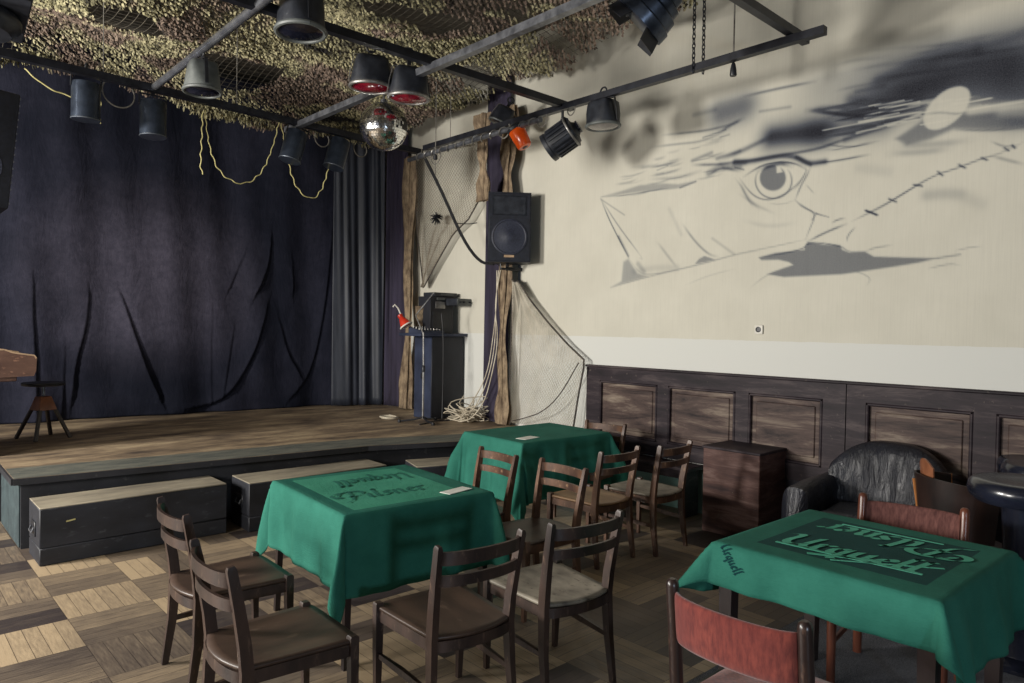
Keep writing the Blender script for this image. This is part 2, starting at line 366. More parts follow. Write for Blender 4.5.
# left wall with three tall windows (the daylight of the room)
WIN = [(.6, 1.5), (3.6, 1.5), (6.5, 1.5)]; Z0, Z1 = 1.0, 3.2
mb = MB()
mb.box((XL-.1, (YF+YB)/2, Z0/2), (.2, YB-YF, Z0)); mb.box((XL-.1, (YF+YB)/2, (Z1+ZC)/2), (.2, YB-YF, ZC-Z1))
ys = [YF]
for y, w in WIN: ys += [y-w/2, y+w/2]
ys.append(YB)
for k in range(0, len(ys), 2): mb.box((XL-.1, (ys[k]+ys[k+1])/2, (Z0+Z1)/2), (.2, ys[k+1]-ys[k], Z1-Z0))
structure(mb.build('wall_left', M['wall_plain']))
for k, (y, w) in enumerate(WIN):
    mb = MB()
    for q in (-w/2+.03, w/2-.03): mb.box((XL-.1, y+q, (Z0+Z1)/2), (.08, .06, Z1-Z0))
    for z in (Z0+.03, Z1-.03, Z0+1.25): mb.box((XL-.1, y, z), (.08, w, .05))
    mb.box((XL-.1, y, (Z0+Z1)/2), (.06, .05, Z1-Z0)); mb.box((XL+.05, y, Z0), (.3, w+.1, .04))
    structure(mb.build('window_%d' % (k+1), M['white']))
# front wall behind the viewpoint, with a doorway-sized window
mb = MB(); FW = (-1.1, .9, 1.0, 2.3)
mb.box(((XL+FW[0])/2, YF-.1, ZC/2), (FW[0]-XL, .2, ZC)); mb.box(((WX+FW[1])/2, YF-.1, ZC/2), (WX-FW[1], .2, ZC))
mb.box(((FW[0]+FW[1])/2, YF-.1, FW[2]/2), (FW[1]-FW[0], .2, FW[2])); mb.box(((FW[0]+FW[1])/2, YF-.1, (FW[3]+ZC)/2), (FW[1]-FW[0], .2, ZC-FW[3]))
structure(mb.build('wall_front', M['wall_plain']))

# ------------------------------------------------------------------ mural: grey paint on the right wall
MS=[([(3.176,2.971),(3.095,3.011),(3.007,3.043),(2.91,3.051),(2.814,3.042),(2.73,3.016),(2.675,2.986),(2.624,2.946)],0.008,0.75,0.0124),
([(2.624,2.943),(2.663,2.88),(2.725,2.823),(2.808,2.773),(2.921,2.744),(3.009,2.759),(3.08,2.8),(3.142,2.864),(3.185,2.926),(3.217,2.968)],0.006,0.55,0.0108),
([(2.594,2.966),(2.619,2.909),(2.671,2.829),(2.714,2.719)],0.006,0.6,0.0108),
([(2.638,2.973),(2.628,2.937),(2.672,2.864),(2.725,2.8)],0.004,0.5,0.0092),
([(2.714,2.719),(2.824,2.692),(2.95,2.72)],0.004,0.2,0.0092),
([(2.714,2.719),(2.667,2.661),(2.54,2.59),(2.47,2.561)],0.004,0.45,0.0092),
([(2.54,2.59),(2.57,2.543)],0.004,0.5,0.0092),
([(3.259,2.974),(3.194,2.89),(3.141,2.798),(3.088,2.699)],0.006,0.25,0.0108),
([(2.786,2.977),(2.769,2.954),(2.757,2.929),(2.75,2.903),(2.747,2.877),(2.749,2.852),(2.756,2.828),(2.768,2.807),(2.783,2.788),(2.803,2.773),(2.826,2.762),(2.851,2.755),(2.879,2.752),(2.907,2.754),(2.936,2.761),(2.963,2.773),(2.989,2.788),(3.012,2.807),(3.032,2.83),(3.048,2.855),(3.059,2.881),(3.066,2.908),(3.067,2.935),(3.063,2.96),(3.053,2.984),(3.039,3.005)],0.006,0.6,0.0108),
([(3.04,3.007),(2.957,3.027),(2.842,3.036),(2.748,2.999)],0.018,0.7,0.02),
([(3.262,3.107),(3.107,3.092),(2.959,3.097),(2.816,3.094),(2.713,3.062),(2.612,2.993),(2.481,2.992)],0.02,0.75,0.03),
([(2.713,3.064),(2.594,2.984)],0.015,0.7,0.018),
([(3.261,3.064),(3.177,3.033)],0.008,0.5,0.0124),
([(3.262,3.116),(3.168,3.092)],0.02,0.5,0.03),
([(2.921,3.265),(2.711,3.251),(2.52,3.232)],0.03,0.93,0.17),
([(2.577,3.244),(2.286,3.216),(2.078,3.219)],0.025,0.6,0.15),
([(3.409,3.156),(3.206,3.194),(3.035,3.243),(2.87,3.281)],0.012,0.6,0.03),
([(3.408,3.125),(3.117,3.099),(2.826,3.101),(2.535,3.098),(2.39,3.128),(2.077,3.175)],0.01,0.65,0.02),
([(2.638,3.424),(2.468,3.37),(2.288,3.305),(2.079,3.269)],0.012,0.75,0.02),
([(2.608,2.99),(2.386,2.982),(2.144,2.991)],0.008,0.7,0.0124),
([(2.499,3.129),(2.282,3.064),(2.074,3.08)],0.006,0.5,0.0108),
([(2.501,3.184),(2.285,3.18),(2.077,3.175)],0.01,0.6,0.014),
([(2.48,3.08),(2.317,3.061),(2.146,3.084)],0.004,0.5,0.0092),
([(3.415,3.404),(3.279,3.449),(3.191,3.471)],0.012,0.6,0.02),
([(3.396,3.564),(3.172,3.577)],0.025,0.5,0.2),
([(3.196,3.662),(2.88,3.657),(2.568,3.636)],0.008,0.4,0.015),
([(3.041,3.499),(2.775,3.481)],0.006,0.35,0.02),
([(3.413,3.352),(3.322,3.36)],0.006,0.4,0.0108),
([(2.445,3.594),(2.177,3.633),(1.835,3.645),(1.474,3.661),(1.119,3.648)],0.022,0.36,0.42),
([(2.015,3.399),(1.722,3.44),(1.468,3.435),(1.112,3.381)],0.03,0.66,0.3),
([(1.725,3.538),(1.47,3.51),(1.114,3.452)],0.02,0.25,0.25),
([(2.231,3.386),(1.976,3.391),(1.72,3.372)],0.025,0.55,0.17),
([(2.095,3.53),(1.726,3.606),(1.472,3.595)],0.03,0.45,0.06),
([(1.826,3.307),(1.974,3.31),(2.293,3.431)],0.04,0.4,0.06),
([(1.498,3.301),(1.108,3.221)],0.02,0.4,0.14),
([(2.134,3.519),(1.831,3.522),(1.621,3.54)],0.008,0.4,0.04),
([(2.254,3.485),(2.055,3.48)],0.008,0.35,0.03),
([(2.639,3.42),(2.44,3.41),(2.25,3.342)],0.012,0.5,0.03),
([(2.503,3.337),(2.248,3.27),(1.973,3.243)],0.008,0.4,0.02),
([(1.456,3.581),(1.201,3.619)],0.02,0.35,0.05),
([(3.228,3.662),(2.877,3.652),(2.577,3.64)],0.01,0.35,0.02),
([(2.327,3.131),(1.971,3.198),(1.788,3.23)],0.02,0.45,0.03),
([(2.436,3.226),(2.126,3.183),(1.897,3.223)],0.02,0.5,0.03),
([(2.571,3.405),(2.332,3.329),(2.05,3.279),(1.807,3.252)],0.016,0.65,0.02),
([(1.592,3.069),(1.377,3.02),(1.185,3.002)],0.006,0.4,0.0108),
([(1.967,3.015),(1.607,2.982),(1.489,2.979)],0.012,0.3,0.03),
([(4.024,3.485),(3.734,3.455),(3.498,3.434),(3.241,3.452)],0.01,0.55,0.016),
([(4.163,3.394),(3.846,3.371),(3.585,3.345),(3.324,3.408)],0.009,0.4,0.016),
([(3.586,3.38),(3.358,3.407)],0.006,0.5,0.0108),
([(4.158,3.2),(3.997,3.2),(3.842,3.205)],0.01,0.55,0.014),
([(4.076,3.163),(3.957,3.186)],0.005,0.4,0.01),
([(3.691,3.192),(3.493,3.231)],0.014,0.45,0.02),
([(3.69,3.153),(3.403,3.112),(3.215,3.109)],0.012,0.6,0.016),
([(3.439,3.168),(3.217,3.199)],0.014,0.45,0.02),
([(3.682,3.604),(3.467,3.605)],0.012,0.3,0.03),
([(3.414,3.563),(3.226,3.577)],0.025,0.45,0.2),
([(3.816,2.963),(3.649,2.997)],0.008,0.55,0.0124),
([(4.765,2.995),(4.362,2.966),(4.153,2.982),(3.816,2.963)],0.005,0.5,0.01),
([(4.156,3.091),(3.838,3.054),(3.579,3.088)],0.012,0.3,0.02),
([(3.541,3.023),(3.402,3.089),(3.212,3.026)],0.01,0.6,0.02),
([(3.524,3.057),(3.402,3.1)],0.03,0.45,0.03),
([(3.367,3.087),(3.213,3.063)],0.03,0.5,0.03),
([(4.774,2.988),(4.658,2.762),(4.527,2.554),(4.388,2.342)],0.009,0.7,0.01),
([(4.376,2.332),(4.278,2.212),(4.161,2.169),(3.83,2.206),(3.502,2.26),(3.235,2.312),(3.011,2.331)],0.005,0.4,0.01),
([(4.752,2.96),(4.53,2.671),(4.21,2.322),(4.269,2.344)],0.006,0.5,0.0108),
([(4.765,2.971),(4.459,2.78)],0.005,0.35,0.012),
([(4.528,2.574),(4.401,2.371)],0.012,0.5,0.0156),
([(4.28,2.288),(4.208,2.209)],0.02,0.3,0.03),
([(3.776,2.619),(3.648,2.457),(3.504,2.329),(3.405,2.301)],0.008,0.45,0.016),
([(4.055,2.479),(3.919,2.323),(3.83,2.227)],0.008,0.28,0.02),
([(3.468,2.469),(3.253,2.317)],0.006,0.22,0.02),
([(3.93,2.78),(3.795,2.531)],0.01,0.12,0.03),
([(4.325,2.214),(4.094,2.241),(3.83,2.227)],0.02,0.15,0.04),
([(3.213,2.935),(3.136,2.775),(3.019,2.679)],0.01,0.35,0.02),
([(3.742,2.062),(3.499,2.141),(3.232,2.189)],0.005,0.15,0.01),
([(4.615,2.067),(4.229,2.144),(3.83,2.206)],0.004,0.3,0.0092),
([(3.021,2.272),(2.631,2.311),(2.605,2.372),(2.348,2.327),(2.278,2.266),(2.163,2.266)],0.004,0.6,0.0092),
([(2.721,2.194),(2.943,2.127),(3.092,2.019)],0.004,0.25,0.0092),
([(2.605,2.372),(2.472,2.432),(2.301,2.487)],0.007,0.7,0.0116),
([(2.267,2.5),(2.153,2.548),(1.981,2.624),(1.818,2.714),(1.749,2.752)],0.004,0.55,0.0092),
([(2.715,2.717),(2.64,2.654),(2.538,2.589),(2.598,2.452),(2.624,2.383)],0.0035,0.5,0.0088),
([(2.538,2.589),(2.44,2.552)],0.003,0.45,0.0084),
([(2.412,2.506),(2.37,2.526),(2.319,2.53)],0.004,0.65,0.0092),
([(2.297,2.349),(2.29,2.4),(2.238,2.453)],0.0035,0.6,0.0088),
([(2.162,2.262),(2.099,2.288),(1.973,2.299)],0.004,0.4,0.0092),
([(1.668,2.185),(1.531,2.202)],0.005,0.45,0.01),
([(2.241,2.122),(2.158,2.093),(2.112,2.054),(2.143,2.008)],0.003,0.3,0.0084),
([(3.29,2.308),(2.918,2.35),(2.596,2.395)],0.003,0.3,0.0084),
([(1.73,2.114),(1.59,2.143),(1.529,2.13)],0.003,0.35,0.0084),
([(1.743,2.632),(1.541,2.622)],0.03,0.15,0.05),
([(3.217,2.835),(3.068,2.721),(2.886,2.626)],0.006,0.2,0.02),
([(3.169,2.598),(2.942,2.52),(2.692,2.533)],0.01,0.12,0.03),
([(2.626,2.831),(2.588,2.782),(2.56,2.751)],0.004,0.3,0.0092),
([(2.204,2.525),(2.095,2.563),(1.977,2.627),(1.814,2.716),(1.693,2.773),(1.599,2.792),(1.53,2.808),(1.418,2.842),(1.331,2.853),(1.216,2.896),(1.183,2.915)],0.004,0.6,0.0092),
([(2.163,2.571),(2.081,2.533)],0.006,0.75,0.0108),
([(2.001,2.641),(1.951,2.613)],0.006,0.75,0.0108),
([(1.836,2.722),(1.78,2.705)],0.006,0.75,0.0108),
([(1.681,2.792),(1.651,2.761)],0.006,0.75,0.0108),
([(1.553,2.822),(1.514,2.793)],0.006,0.75,0.0108),
([(1.418,2.847),(1.387,2.827)],0.006,0.75,0.0108),
([(1.289,2.89),(1.267,2.87)],0.006,0.75,0.0108),
([(1.247,2.902),(1.231,2.88)],0.006,0.75,0.0108),
([(2.162,2.575),(2.081,2.529)],0.006,0.75,0.0108),
([(1.366,2.948),(1.289,2.896),(1.216,2.896)],0.006,0.4,0.0108),
([(1.363,2.852),(1.287,2.815),(1.179,2.766)],0.01,0.35,0.016),
([(2.012,2.973),(1.758,2.944),(1.602,2.944)],0.012,0.3,0.03),
([(1.75,2.64),(1.595,2.641),(1.41,2.534)],0.03,0.12,0.05),
([(1.561,2.229),(1.492,2.244),(1.403,2.251)],0.003,0.3,0.0084),
([(2.213,2.899),(2.009,2.84)],0.03,0.12,0.05),
([(1.986,3.786),(1.56,3.818),(1.124,3.862)],0.03,0.3,0.34),  # faint smoke that also paints in the darkening of the upper corner
([(1.902,3.404),(1.687,3.441),(1.468,3.444),(1.293,3.418)],0.03,0.6,0.16),
([(2.41,3.29),(2.33,3.284),(2.252,3.294),(2.186,3.276)],0.00306584,0.451241,0.0105935),
([(2.41,3.178),(2.321,3.173),(2.233,3.163),(2.16,3.159)],0.00375308,0.390458,0.0166805),
([(2.179,3.245),(2.077,3.245),(1.978,3.251),(1.895,3.249)],0.00450634,0.209304,0.0166553),
([(2.219,3.25),(2.097,3.236),(1.979,3.239),(1.881,3.226)],0.00700454,0.333386,0.0173559),
([(1.915,3.398),(1.865,3.391),(1.815,3.4),(1.773,3.395)],0.00613324,0.290308,0.0130724),
([(2.29,3.338),(2.193,3.327),(2.098,3.324),(2.019,3.321)],0.00764473,0.45692,0.0179099),
([(2.068,3.383),(1.953,3.364),(1.842,3.356),(1.749,3.344)],0.00656909,0.263337,0.0163161),
([(2.142,3.354),(2.095,3.342),(2.049,3.356),(2.009,3.341)],0.00700298,0.323139,0.00950765),
([(2.362,3.235),(2.237,3.238),(2.116,3.257),(2.014,3.241)],0.0065922,0.299286,0.0168091),
([(1.84,3.305),(1.721,3.311),(1.606,3.301),(1.51,3.296)],0.00315689,0.259215,0.0120794),
([(2.115,3.385),(2.07,3.384),(2.025,3.365),(1.988,3.371)],0.0074833,0.313337,0.0126041),
([(2.182,3.268),(2.087,3.263),(1.994,3.251),(1.916,3.254)],0.00553513,0.329357,0.0152031),
([(2.412,3.35),(2.274,3.343),(2.142,3.351),(2.032,3.328)],0.00507605,0.37399,0.00820053),
([(2.108,3.272),(2.062,3.27),(2.016,3.263),(1.977,3.264)],0.00476288,0.412085,0.0153803),
([(2.597,3.41),(2.482,3.402),(2.371,3.387),(2.278,3.373)],0.00596336,0.296008,0.0116396),
([(2.349,3.333),(2.25,3.335),(2.153,3.325),(2.072,3.326)],0.00313461,0.370777,0.0153517),
([(2.352,3.369),(2.234,3.374),(2.118,3.37),(2.022,3.361)],0.00649033,0.230553,0.0112197),
([(2.329,3.22),(2.245,3.219),(2.162,3.212),(2.092,3.2)],0.00625116,0.465469,0.012511),
([(2.423,3.394),(2.328,3.389),(2.235,3.386),(2.157,3.389)],0.00391793,0.283578,0.0160723),
([(2.087,3.231),(2.016,3.237),(1.946,3.228),(1.888,3.233)],0.00435587,0.303906,0.0121691),
([(2.263,3.324),(2.136,3.334),(2.013,3.317),(1.912,3.321)],0.00739989,0.496074,0.0123435),
([(1.859,3.208),(1.802,3.199),(1.747,3.197),(1.7,3.196)],0.00559507,0.286713,0.0114107),
([(2.422,3.408),(2.321,3.401),(2.223,3.416),(2.14,3.398)],0.00751805,0.408112,0.0172385),
([(1.898,3.213),(1.811,3.214),(1.727,3.23),(1.656,3.22)],0.00449944,0.398869,0.0132496),
([(2.264,3.195),(2.165,3.2),(2.069,3.187),(1.988,3.191)],0.00538599,0.434698,0.0115184),
([(2.444,3.292),(2.321,3.289),(2.201,3.285),(2.102,3.29)],0.00703026,0.44705,0.00807505),
([(2.097,3.217),(2.052,3.222),(2.007,3.218),(1.969,3.216)],0.00511492,0.34187,0.015765),
([(2.614,3.412),(2.555,3.42),(2.496,3.4),(2.446,3.409)],0.00727224,0.225838,0.0130212),
([(2.347,3.347),(2.27,3.341),(2.195,3.341),(2.132,3.331)],0.00395541,0.298633,0.00923755),
([(2.154,3.251),(2.079,3.259),(2.005,3.26),(1.943,3.254)],0.00602217,0.434787,0.0118026),
([(1.969,3.276),(1.893,3.275),(1.818,3.27),(1.756,3.27)],0.00510257,0.408237,0.0126084),
([(2.404,3.292),(2.294,3.296),(2.187,3.3),(2.097,3.294)],0.00739835,0.480945,0.0117424),
([(1.897,3.238),(1.837,3.243),(1.777,3.229),(1.727,3.232)],0.00631145,0.466203,0.0159247),
([(2.068,3.249),(1.978,3.25),(1.892,3.266),(1.818,3.251)],0.00371759,0.432291,0.00844313),
([(2.536,3.4),(2.404,3.409),(2.276,3.392),(2.17,3.393)],0.00360642,0.453183,0.0147353),
([(1.941,3.2),(1.853,3.202),(1.767,3.183),(1.696,3.181)],0.00555663,0.414547,0.00906744),
([(2.006,3.203),(1.96,3.202),(1.916,3.195),(1.878,3.201)],0.00421063,0.253932,0.0104997),
([(2.107,3.243),(2.031,3.245),(1.957,3.246),(1.895,3.238)],0.00509109,0.224978,0.0130031),
([(1.846,3.326),(1.747,3.324),(1.651,3.323),(1.57,3.323)],0.00636928,0.355128,0.0128372),
([(2.086,3.209),(2.032,3.208),(1.978,3.204),(1.934,3.212)],0.00558627,0.332916,0.0151891),
([(2.455,3.358),(2.391,3.358),(2.327,3.359),(2.274,3.346)],0.00645566,0.486028,0.0109586),
([(2.041,3.325),(1.928,3.323),(1.818,3.32),(1.726,3.304)],0.00311562,0.343847,0.0118275),
([(2.466,3.335),(2.39,3.335),(2.314,3.311),(2.251,3.316)],0.00539795,0.3797,0.0126805),
([(1.943,3.23),(1.857,3.225),(1.773,3.218),(1.703,3.221)],0.00500131,0.420077,0.0176026),
([(2.226,3.368),(2.162,3.36),(2.099,3.347),(2.046,3.352)],0.00726941,0.272628,0.00989623),
([(2.395,3.378),(2.284,3.361),(2.176,3.364),(2.086,3.346)],0.00732549,0.294025,0.012233),
([(1.751,3.682),(1.654,3.677),(1.583,3.658),(1.513,3.65)],0.00613997,0.23606,0.0275367),
([(2.441,3.732),(2.267,3.727),(2.142,3.703),(2.021,3.695)],0.00751063,0.311067,0.0209912),
([(1.915,3.703),(1.788,3.701),(1.695,3.676),(1.604,3.668)],0.00932313,0.301752,0.0142288),
([(1.569,3.566),(1.389,3.552),(1.26,3.529),(1.137,3.517)],0.00805532,0.250816,0.0305393),
([(2.174,3.554),(1.933,3.534),(1.762,3.514),(1.599,3.502)],0.00467978,0.218776,0.0200996),
([(1.756,3.51),(1.594,3.505),(1.478,3.5),(1.365,3.501)],0.00778531,0.155821,0.0324681),
([(1.815,3.684),(1.601,3.68),(1.449,3.664),(1.303,3.662)],0.00832286,0.239487,0.0247632),
([(1.82,3.585),(1.691,3.594),(1.596,3.576),(1.505,3.575)],0.00829501,0.270896,0.0244921),
([(1.74,3.6),(1.619,3.587),(1.532,3.585),(1.447,3.582)],0.00425266,0.220942,0.0176855),
([(1.714,3.597),(1.586,3.591),(1.493,3.581),(1.402,3.577)],0.00863026,0.190577,0.0314783),
([(2.332,3.733),(2.217,3.724),(2.134,3.723),(2.052,3.722)],0.00836374,0.156969,0.0163509),
([(2.029,3.534),(1.818,3.513),(1.667,3.495),(1.523,3.484)],0.00487883,0.199684,0.0164537),
([(1.927,3.571),(1.809,3.562),(1.724,3.561),(1.64,3.559)],0.00418052,0.280631,0.0324976),
([(1.562,3.562),(1.411,3.548),(1.302,3.537),(1.196,3.53)],0.00986186,0.257326,0.0188863),
([(1.636,3.546),(1.475,3.543),(1.359,3.515),(1.247,3.505)],0.00862274,0.252388,0.0233131),
([(1.932,3.604),(1.815,3.608),(1.73,3.586),(1.647,3.58)],0.00700268,0.249192,0.0222171),
([(1.889,3.447),(1.676,3.441),(1.524,3.441),(1.379,3.444)],0.00773967,0.130121,0.0202777),
([(2.212,3.772),(2.032,3.751),(1.903,3.722),(1.778,3.705)],0.00922306,0.258932,0.0150902),
([(1.636,3.512),(1.433,3.489),(1.288,3.475),(1.15,3.464)],0.00606156,0.281336,0.03343),
([(1.635,3.559),(1.454,3.557),(1.324,3.534),(1.199,3.528)],0.00425621,0.135588,0.016607),
([(2.281,3.652),(2.073,3.639),(1.924,3.619),(1.782,3.61)],0.00789545,0.18093,0.0226813),
([(1.724,3.585),(1.616,3.569),(1.537,3.559),(1.46,3.55)],0.0062016,0.194195,0.0241746),
([(1.867,3.663),(1.78,3.655),(1.716,3.654),(1.653,3.653)],0.00486086,0.211998,0.0164919),
([(2.235,3.747),(2.076,3.753),(1.96,3.73),(1.849,3.727)],0.00466042,0.153647,0.0232763),
([(2.388,3.823),(2.215,3.805),(2.09,3.793),(1.969,3.785)],0.0043067,0.200661,0.021122),
([(2.415,3.525),(2.278,3.527),(2.178,3.52),(2.082,3.521)],0.00498855,0.24449,0.0199663),
([(4.196,3.047),(4.101,3.041),(4.008,3.046),(3.931,3.063)],0.00414921,0.143773,0.011592),
([(4.122,3.272),(4.075,3.267),(4.028,3.269),(3.989,3.276)],0.00605092,0.281098,0.0197168),
([(3.492,3.051),(3.436,3.047),(3.38,3.05),(3.334,3.061)],0.00364538,0.191746,0.0135578),
([(3.985,3.133),(3.924,3.128),(3.863,3.131),(3.812,3.142)],0.00641078,0.185593,0.0135579),
([(3.588,3.071),(3.536,3.067),(3.485,3.07),(3.442,3.08)],0.00397041,0.305534,0.0081207),
([(4.46,3.086),(4.377,3.08),(4.296,3.084),(4.228,3.098)],0.00366292,0.13156,0.0104473),
([(3.716,3.193),(3.614,3.184),(3.515,3.188),(3.432,3.206)],0.00614214,0.345224,0.00842148),
([(4.396,3.238),(4.323,3.232),(4.251,3.234),(4.19,3.246)],0.00435308,0.13179,0.0145522),
([(4.509,3.137),(4.45,3.132),(4.391,3.135),(4.342,3.145)],0.00620851,0.21619,0.0111243),
([(4.572,3.098),(4.48,3.092),(4.389,3.096),(4.313,3.112)],0.00570091,0.329887,0.0177028),
([(4.318,3.218),(4.22,3.21),(4.124,3.213),(4.044,3.229)],0.00615803,0.237031,0.017972),
([(3.958,3.229),(3.911,3.225),(3.865,3.227),(3.826,3.235)],0.00306819,0.267911,0.0187637),
([(3.572,3.209),(3.495,3.202),(3.419,3.206),(3.356,3.219)],0.00671448,0.307222,0.0152318),
([(4.115,3.127),(4.066,3.123),(4.018,3.126),(3.977,3.134)],0.0037318,0.277271,0.0199054),
([(3.963,3.183),(3.902,3.178),(3.842,3.181),(3.792,3.191)],0.00481957,0.304678,0.0134302),
([(3.52,3.343),(3.467,3.338),(3.416,3.339),(3.372,3.348)],0.00508799,0.214732,0.0182128),
([(3.65,3.017),(3.575,3.012),(3.501,3.017),(3.44,3.031)],0.00312238,0.252137,0.014597),
([(4.032,3.218),(3.943,3.211),(3.856,3.214),(3.784,3.229)],0.0066465,0.143565,0.0160243),
([(4.166,3.122),(4.06,3.115),(3.957,3.119),(3.871,3.138)],0.00684128,0.268017,0.010341),
([(3.559,3.327),(3.502,3.321),(3.445,3.322),(3.397,3.332)],0.00631271,0.192725,0.0112507),
([(3.522,3.021),(3.469,3.017),(3.417,3.021),(3.373,3.031)],0.00457014,0.184848,0.00957818),
([(4.309,2.968),(4.265,2.966),(4.222,2.969),(4.186,2.977)],0.00391901,0.165999,0.00895438),
([(3.983,3.063),(3.886,3.056),(3.791,3.062),(3.711,3.079)],0.00552447,0.308096,0.00806439),
([(4.27,2.975),(4.227,2.973),(4.186,2.975),(4.15,2.983)],0.00407049,0.231054,0.0112144),
([(3.967,3.31),(3.915,3.305),(3.863,3.307),(3.82,3.315)],0.00683027,0.15317,0.0188659),
([(4.398,2.963),(4.305,2.958),(4.214,2.963),(4.138,2.98)],0.00558772,0.152709,0.00865492),
([(3.73,3.302),(3.684,3.298),(3.638,3.299),(3.6,3.307)],0.00629077,0.321208,0.0085856),
([(3.514,3.189),(3.458,3.184),(3.401,3.186),(3.354,3.196)],0.00342824,0.209669,0.0198502),
([(4.278,3.226),(4.229,3.222),(4.181,3.224),(4.141,3.232)],0.00350763,0.201056,0.0189796),
([(4.531,3.164),(4.414,3.155),(4.299,3.159),(4.203,3.178)],0.0069876,0.345382,0.0109514),
([(4.183,2.981),(4.108,2.977),(4.036,2.982),(3.974,2.995)],0.00581365,0.192053,0.00825611),
([(4.195,3.045),(4.097,3.039),(4.002,3.044),(3.922,3.061)],0.00527548,0.226736,0.0144576),
([(4.082,3.125),(3.983,3.118),(3.886,3.122),(3.805,3.14)],0.00380183,0.256691,0.0191935),
([(3.635,3.316),(3.536,3.306),(3.44,3.309),(3.36,3.325)],0.00636017,0.158621,0.0111907)]
MP=[([(2.797,2.908),(2.799,2.884),(2.808,2.862),(2.822,2.844),(2.84,2.829),(2.863,2.82),(2.888,2.816),(2.915,2.818),(2.942,2.826),(2.967,2.839),(2.989,2.857),(3.008,2.878),(3.021,2.903),(3.028,2.928),(3.028,2.953),(3.023,2.977),(3.011,2.998),(2.994,3.015),(2.972,3.026),(2.947,3.032),(2.921,3.033),(2.894,3.027),(2.868,3.016),(2.845,3),(2.825,2.98),(2.81,2.958),(2.801,2.933)],0.68,0.008),
([(1.968,3.076),(1.804,3.165),(1.717,3.225),(1.578,3.196),(1.494,3.155),(1.105,3.117),(1.102,2.982),(1.377,3.024),(1.592,3.073),(1.729,3.029),(1.892,3.012)],0.62,0.02),
([(4.765,2.995),(4.516,3.02),(4.279,3.049),(3.993,3.027),(3.836,2.998),(3.649,3.004),(3.816,2.963),(4.153,2.982)],0.42,0.012),
([(4.46,2.317),(4.4,2.343),(4.289,2.197),(4.16,2.16),(4.443,2.104),(4.615,2.067),(4.48,2.125)],0.45,0.015),
([(3.643,2.25),(3.599,2.295),(3.543,2.318),(3.483,2.297),(3.434,2.28),(3.542,2.262)],0.55,0.006),
([(3.021,2.272),(2.878,2.301),(2.631,2.311),(2.605,2.372),(2.469,2.339),(2.348,2.327),(2.33,2.291),(2.278,2.266),(2.163,2.266),(2.097,2.224),(1.879,2.203),(1.668,2.185),(1.789,2.16),(1.939,2.141),(2.325,2.1),(2.795,2.098),(2.943,2.127),(2.835,2.159),(2.721,2.194),(2.756,2.218),(2.847,2.243),(2.996,2.248)],0.66,0.008)]
ME=[([(2.227,3.249),(1.972,3.239),(1.788,3.236),(1.612,3.184),(1.495,3.188),(1.19,3.177)],0.01,0.65,0.012),
([(2.246,3.169),(2.009,3.185),(1.806,3.22)],0.008,0.6,0.01),
([(1.494,3.178),(1.334,3.172),(1.189,3.153)],0.02,0.5,0.03),
([(2.501,3.239),(2.248,3.243),(2.049,3.234)],0.005,0.5,0.008),
([(1.302,3.137),(1.188,3.114)],0.03,0.35,0.05),
([(2.156,3.355),(2.033,3.347),(1.914,3.343)],0.00310036,0.486352,0.00632702),
([(2.046,3.198),(1.935,3.194),(1.827,3.192)],0.00337896,0.278115,0.00741199),
([(2.227,3.359),(2.151,3.357),(2.077,3.351)],0.00214642,0.266183,0.00727156),
([(1.61,3.245),(1.486,3.238),(1.367,3.236)],0.00390751,0.491077,0.00858688),
([(1.585,3.27),(1.512,3.268),(1.44,3.264)],0.00442773,0.533962,0.0044389),
([(2.026,3.189),(1.959,3.189),(1.893,3.185)],0.00355945,0.350255,0.00740024),
([(1.592,3.247),(1.486,3.242),(1.384,3.239)],0.0049358,0.500697,0.00676668),
([(1.594,3.215),(1.513,3.213),(1.433,3.21)],0.00291762,0.48384,0.00640307),
([(2.046,3.317),(1.928,3.31),(1.813,3.306)],0.00442282,0.463188,0.005934),
([(1.89,3.296),(1.777,3.29),(1.668,3.286)],0.00209181,0.390078,0.00779226),
([(1.758,3.286),(1.687,3.284),(1.616,3.28)],0.00537462,0.442714,0.00839267),
([(1.627,3.205),(1.508,3.199),(1.394,3.198)],0.00493143,0.350113,0.00585047),
([(2.194,3.296),(2.049,3.287),(1.911,3.284)],0.00241999,0.420668,0.00455066),
([(2.186,3.248),(2.104,3.246),(2.025,3.242)],0.00219528,0.295802,0.00722278),
([(1.822,3.311),(1.749,3.309),(1.678,3.304)],0.005869,0.316024,0.00681225),
([(1.935,3.189),(1.829,3.185),(1.727,3.183)],0.00515456,0.410566,0.0049408),
([(2.115,3.344),(1.985,3.335),(1.86,3.331)],0.00245013,0.257198,0.00883208),
([(2.095,3.19),(2.029,3.19),(1.965,3.187)],0.00386094,0.316826,0.00814736),
([(1.798,3.195),(1.684,3.19),(1.574,3.189)],0.0054868,0.353815,0.00701553),
([(1.919,3.308),(1.795,3.3),(1.676,3.297)],0.00437758,0.49444,0.00502994),
([(1.852,3.235),(1.739,3.229),(1.629,3.227)],0.00230895,0.353845,0.00642271),
([(2.193,3.267),(2.068,3.261),(1.948,3.258)],0.00369141,0.444523,0.00702935),
([(2.086,3.289),(1.943,3.28),(1.805,3.278)],0.00334081,0.379249,0.00442094),
([(2.084,3.323),(1.947,3.314),(1.814,3.311)],0.00490545,0.512416,0.00893287),
([(1.799,3.144),(1.703,3.142),(1.609,3.14)],0.00367496,0.534416,0.00851546),
([(1.577,3.192),(1.469,3.187),(1.365,3.185)],0.00362793,0.549191,0.00860152),
([(2.026,3.174),(1.953,3.173),(1.882,3.17)],0.00238347,0.466708,0.00547149),
([(1.865,3.205),(1.807,3.206),(1.75,3.202)],0.00498074,0.332795,0.00616197)]
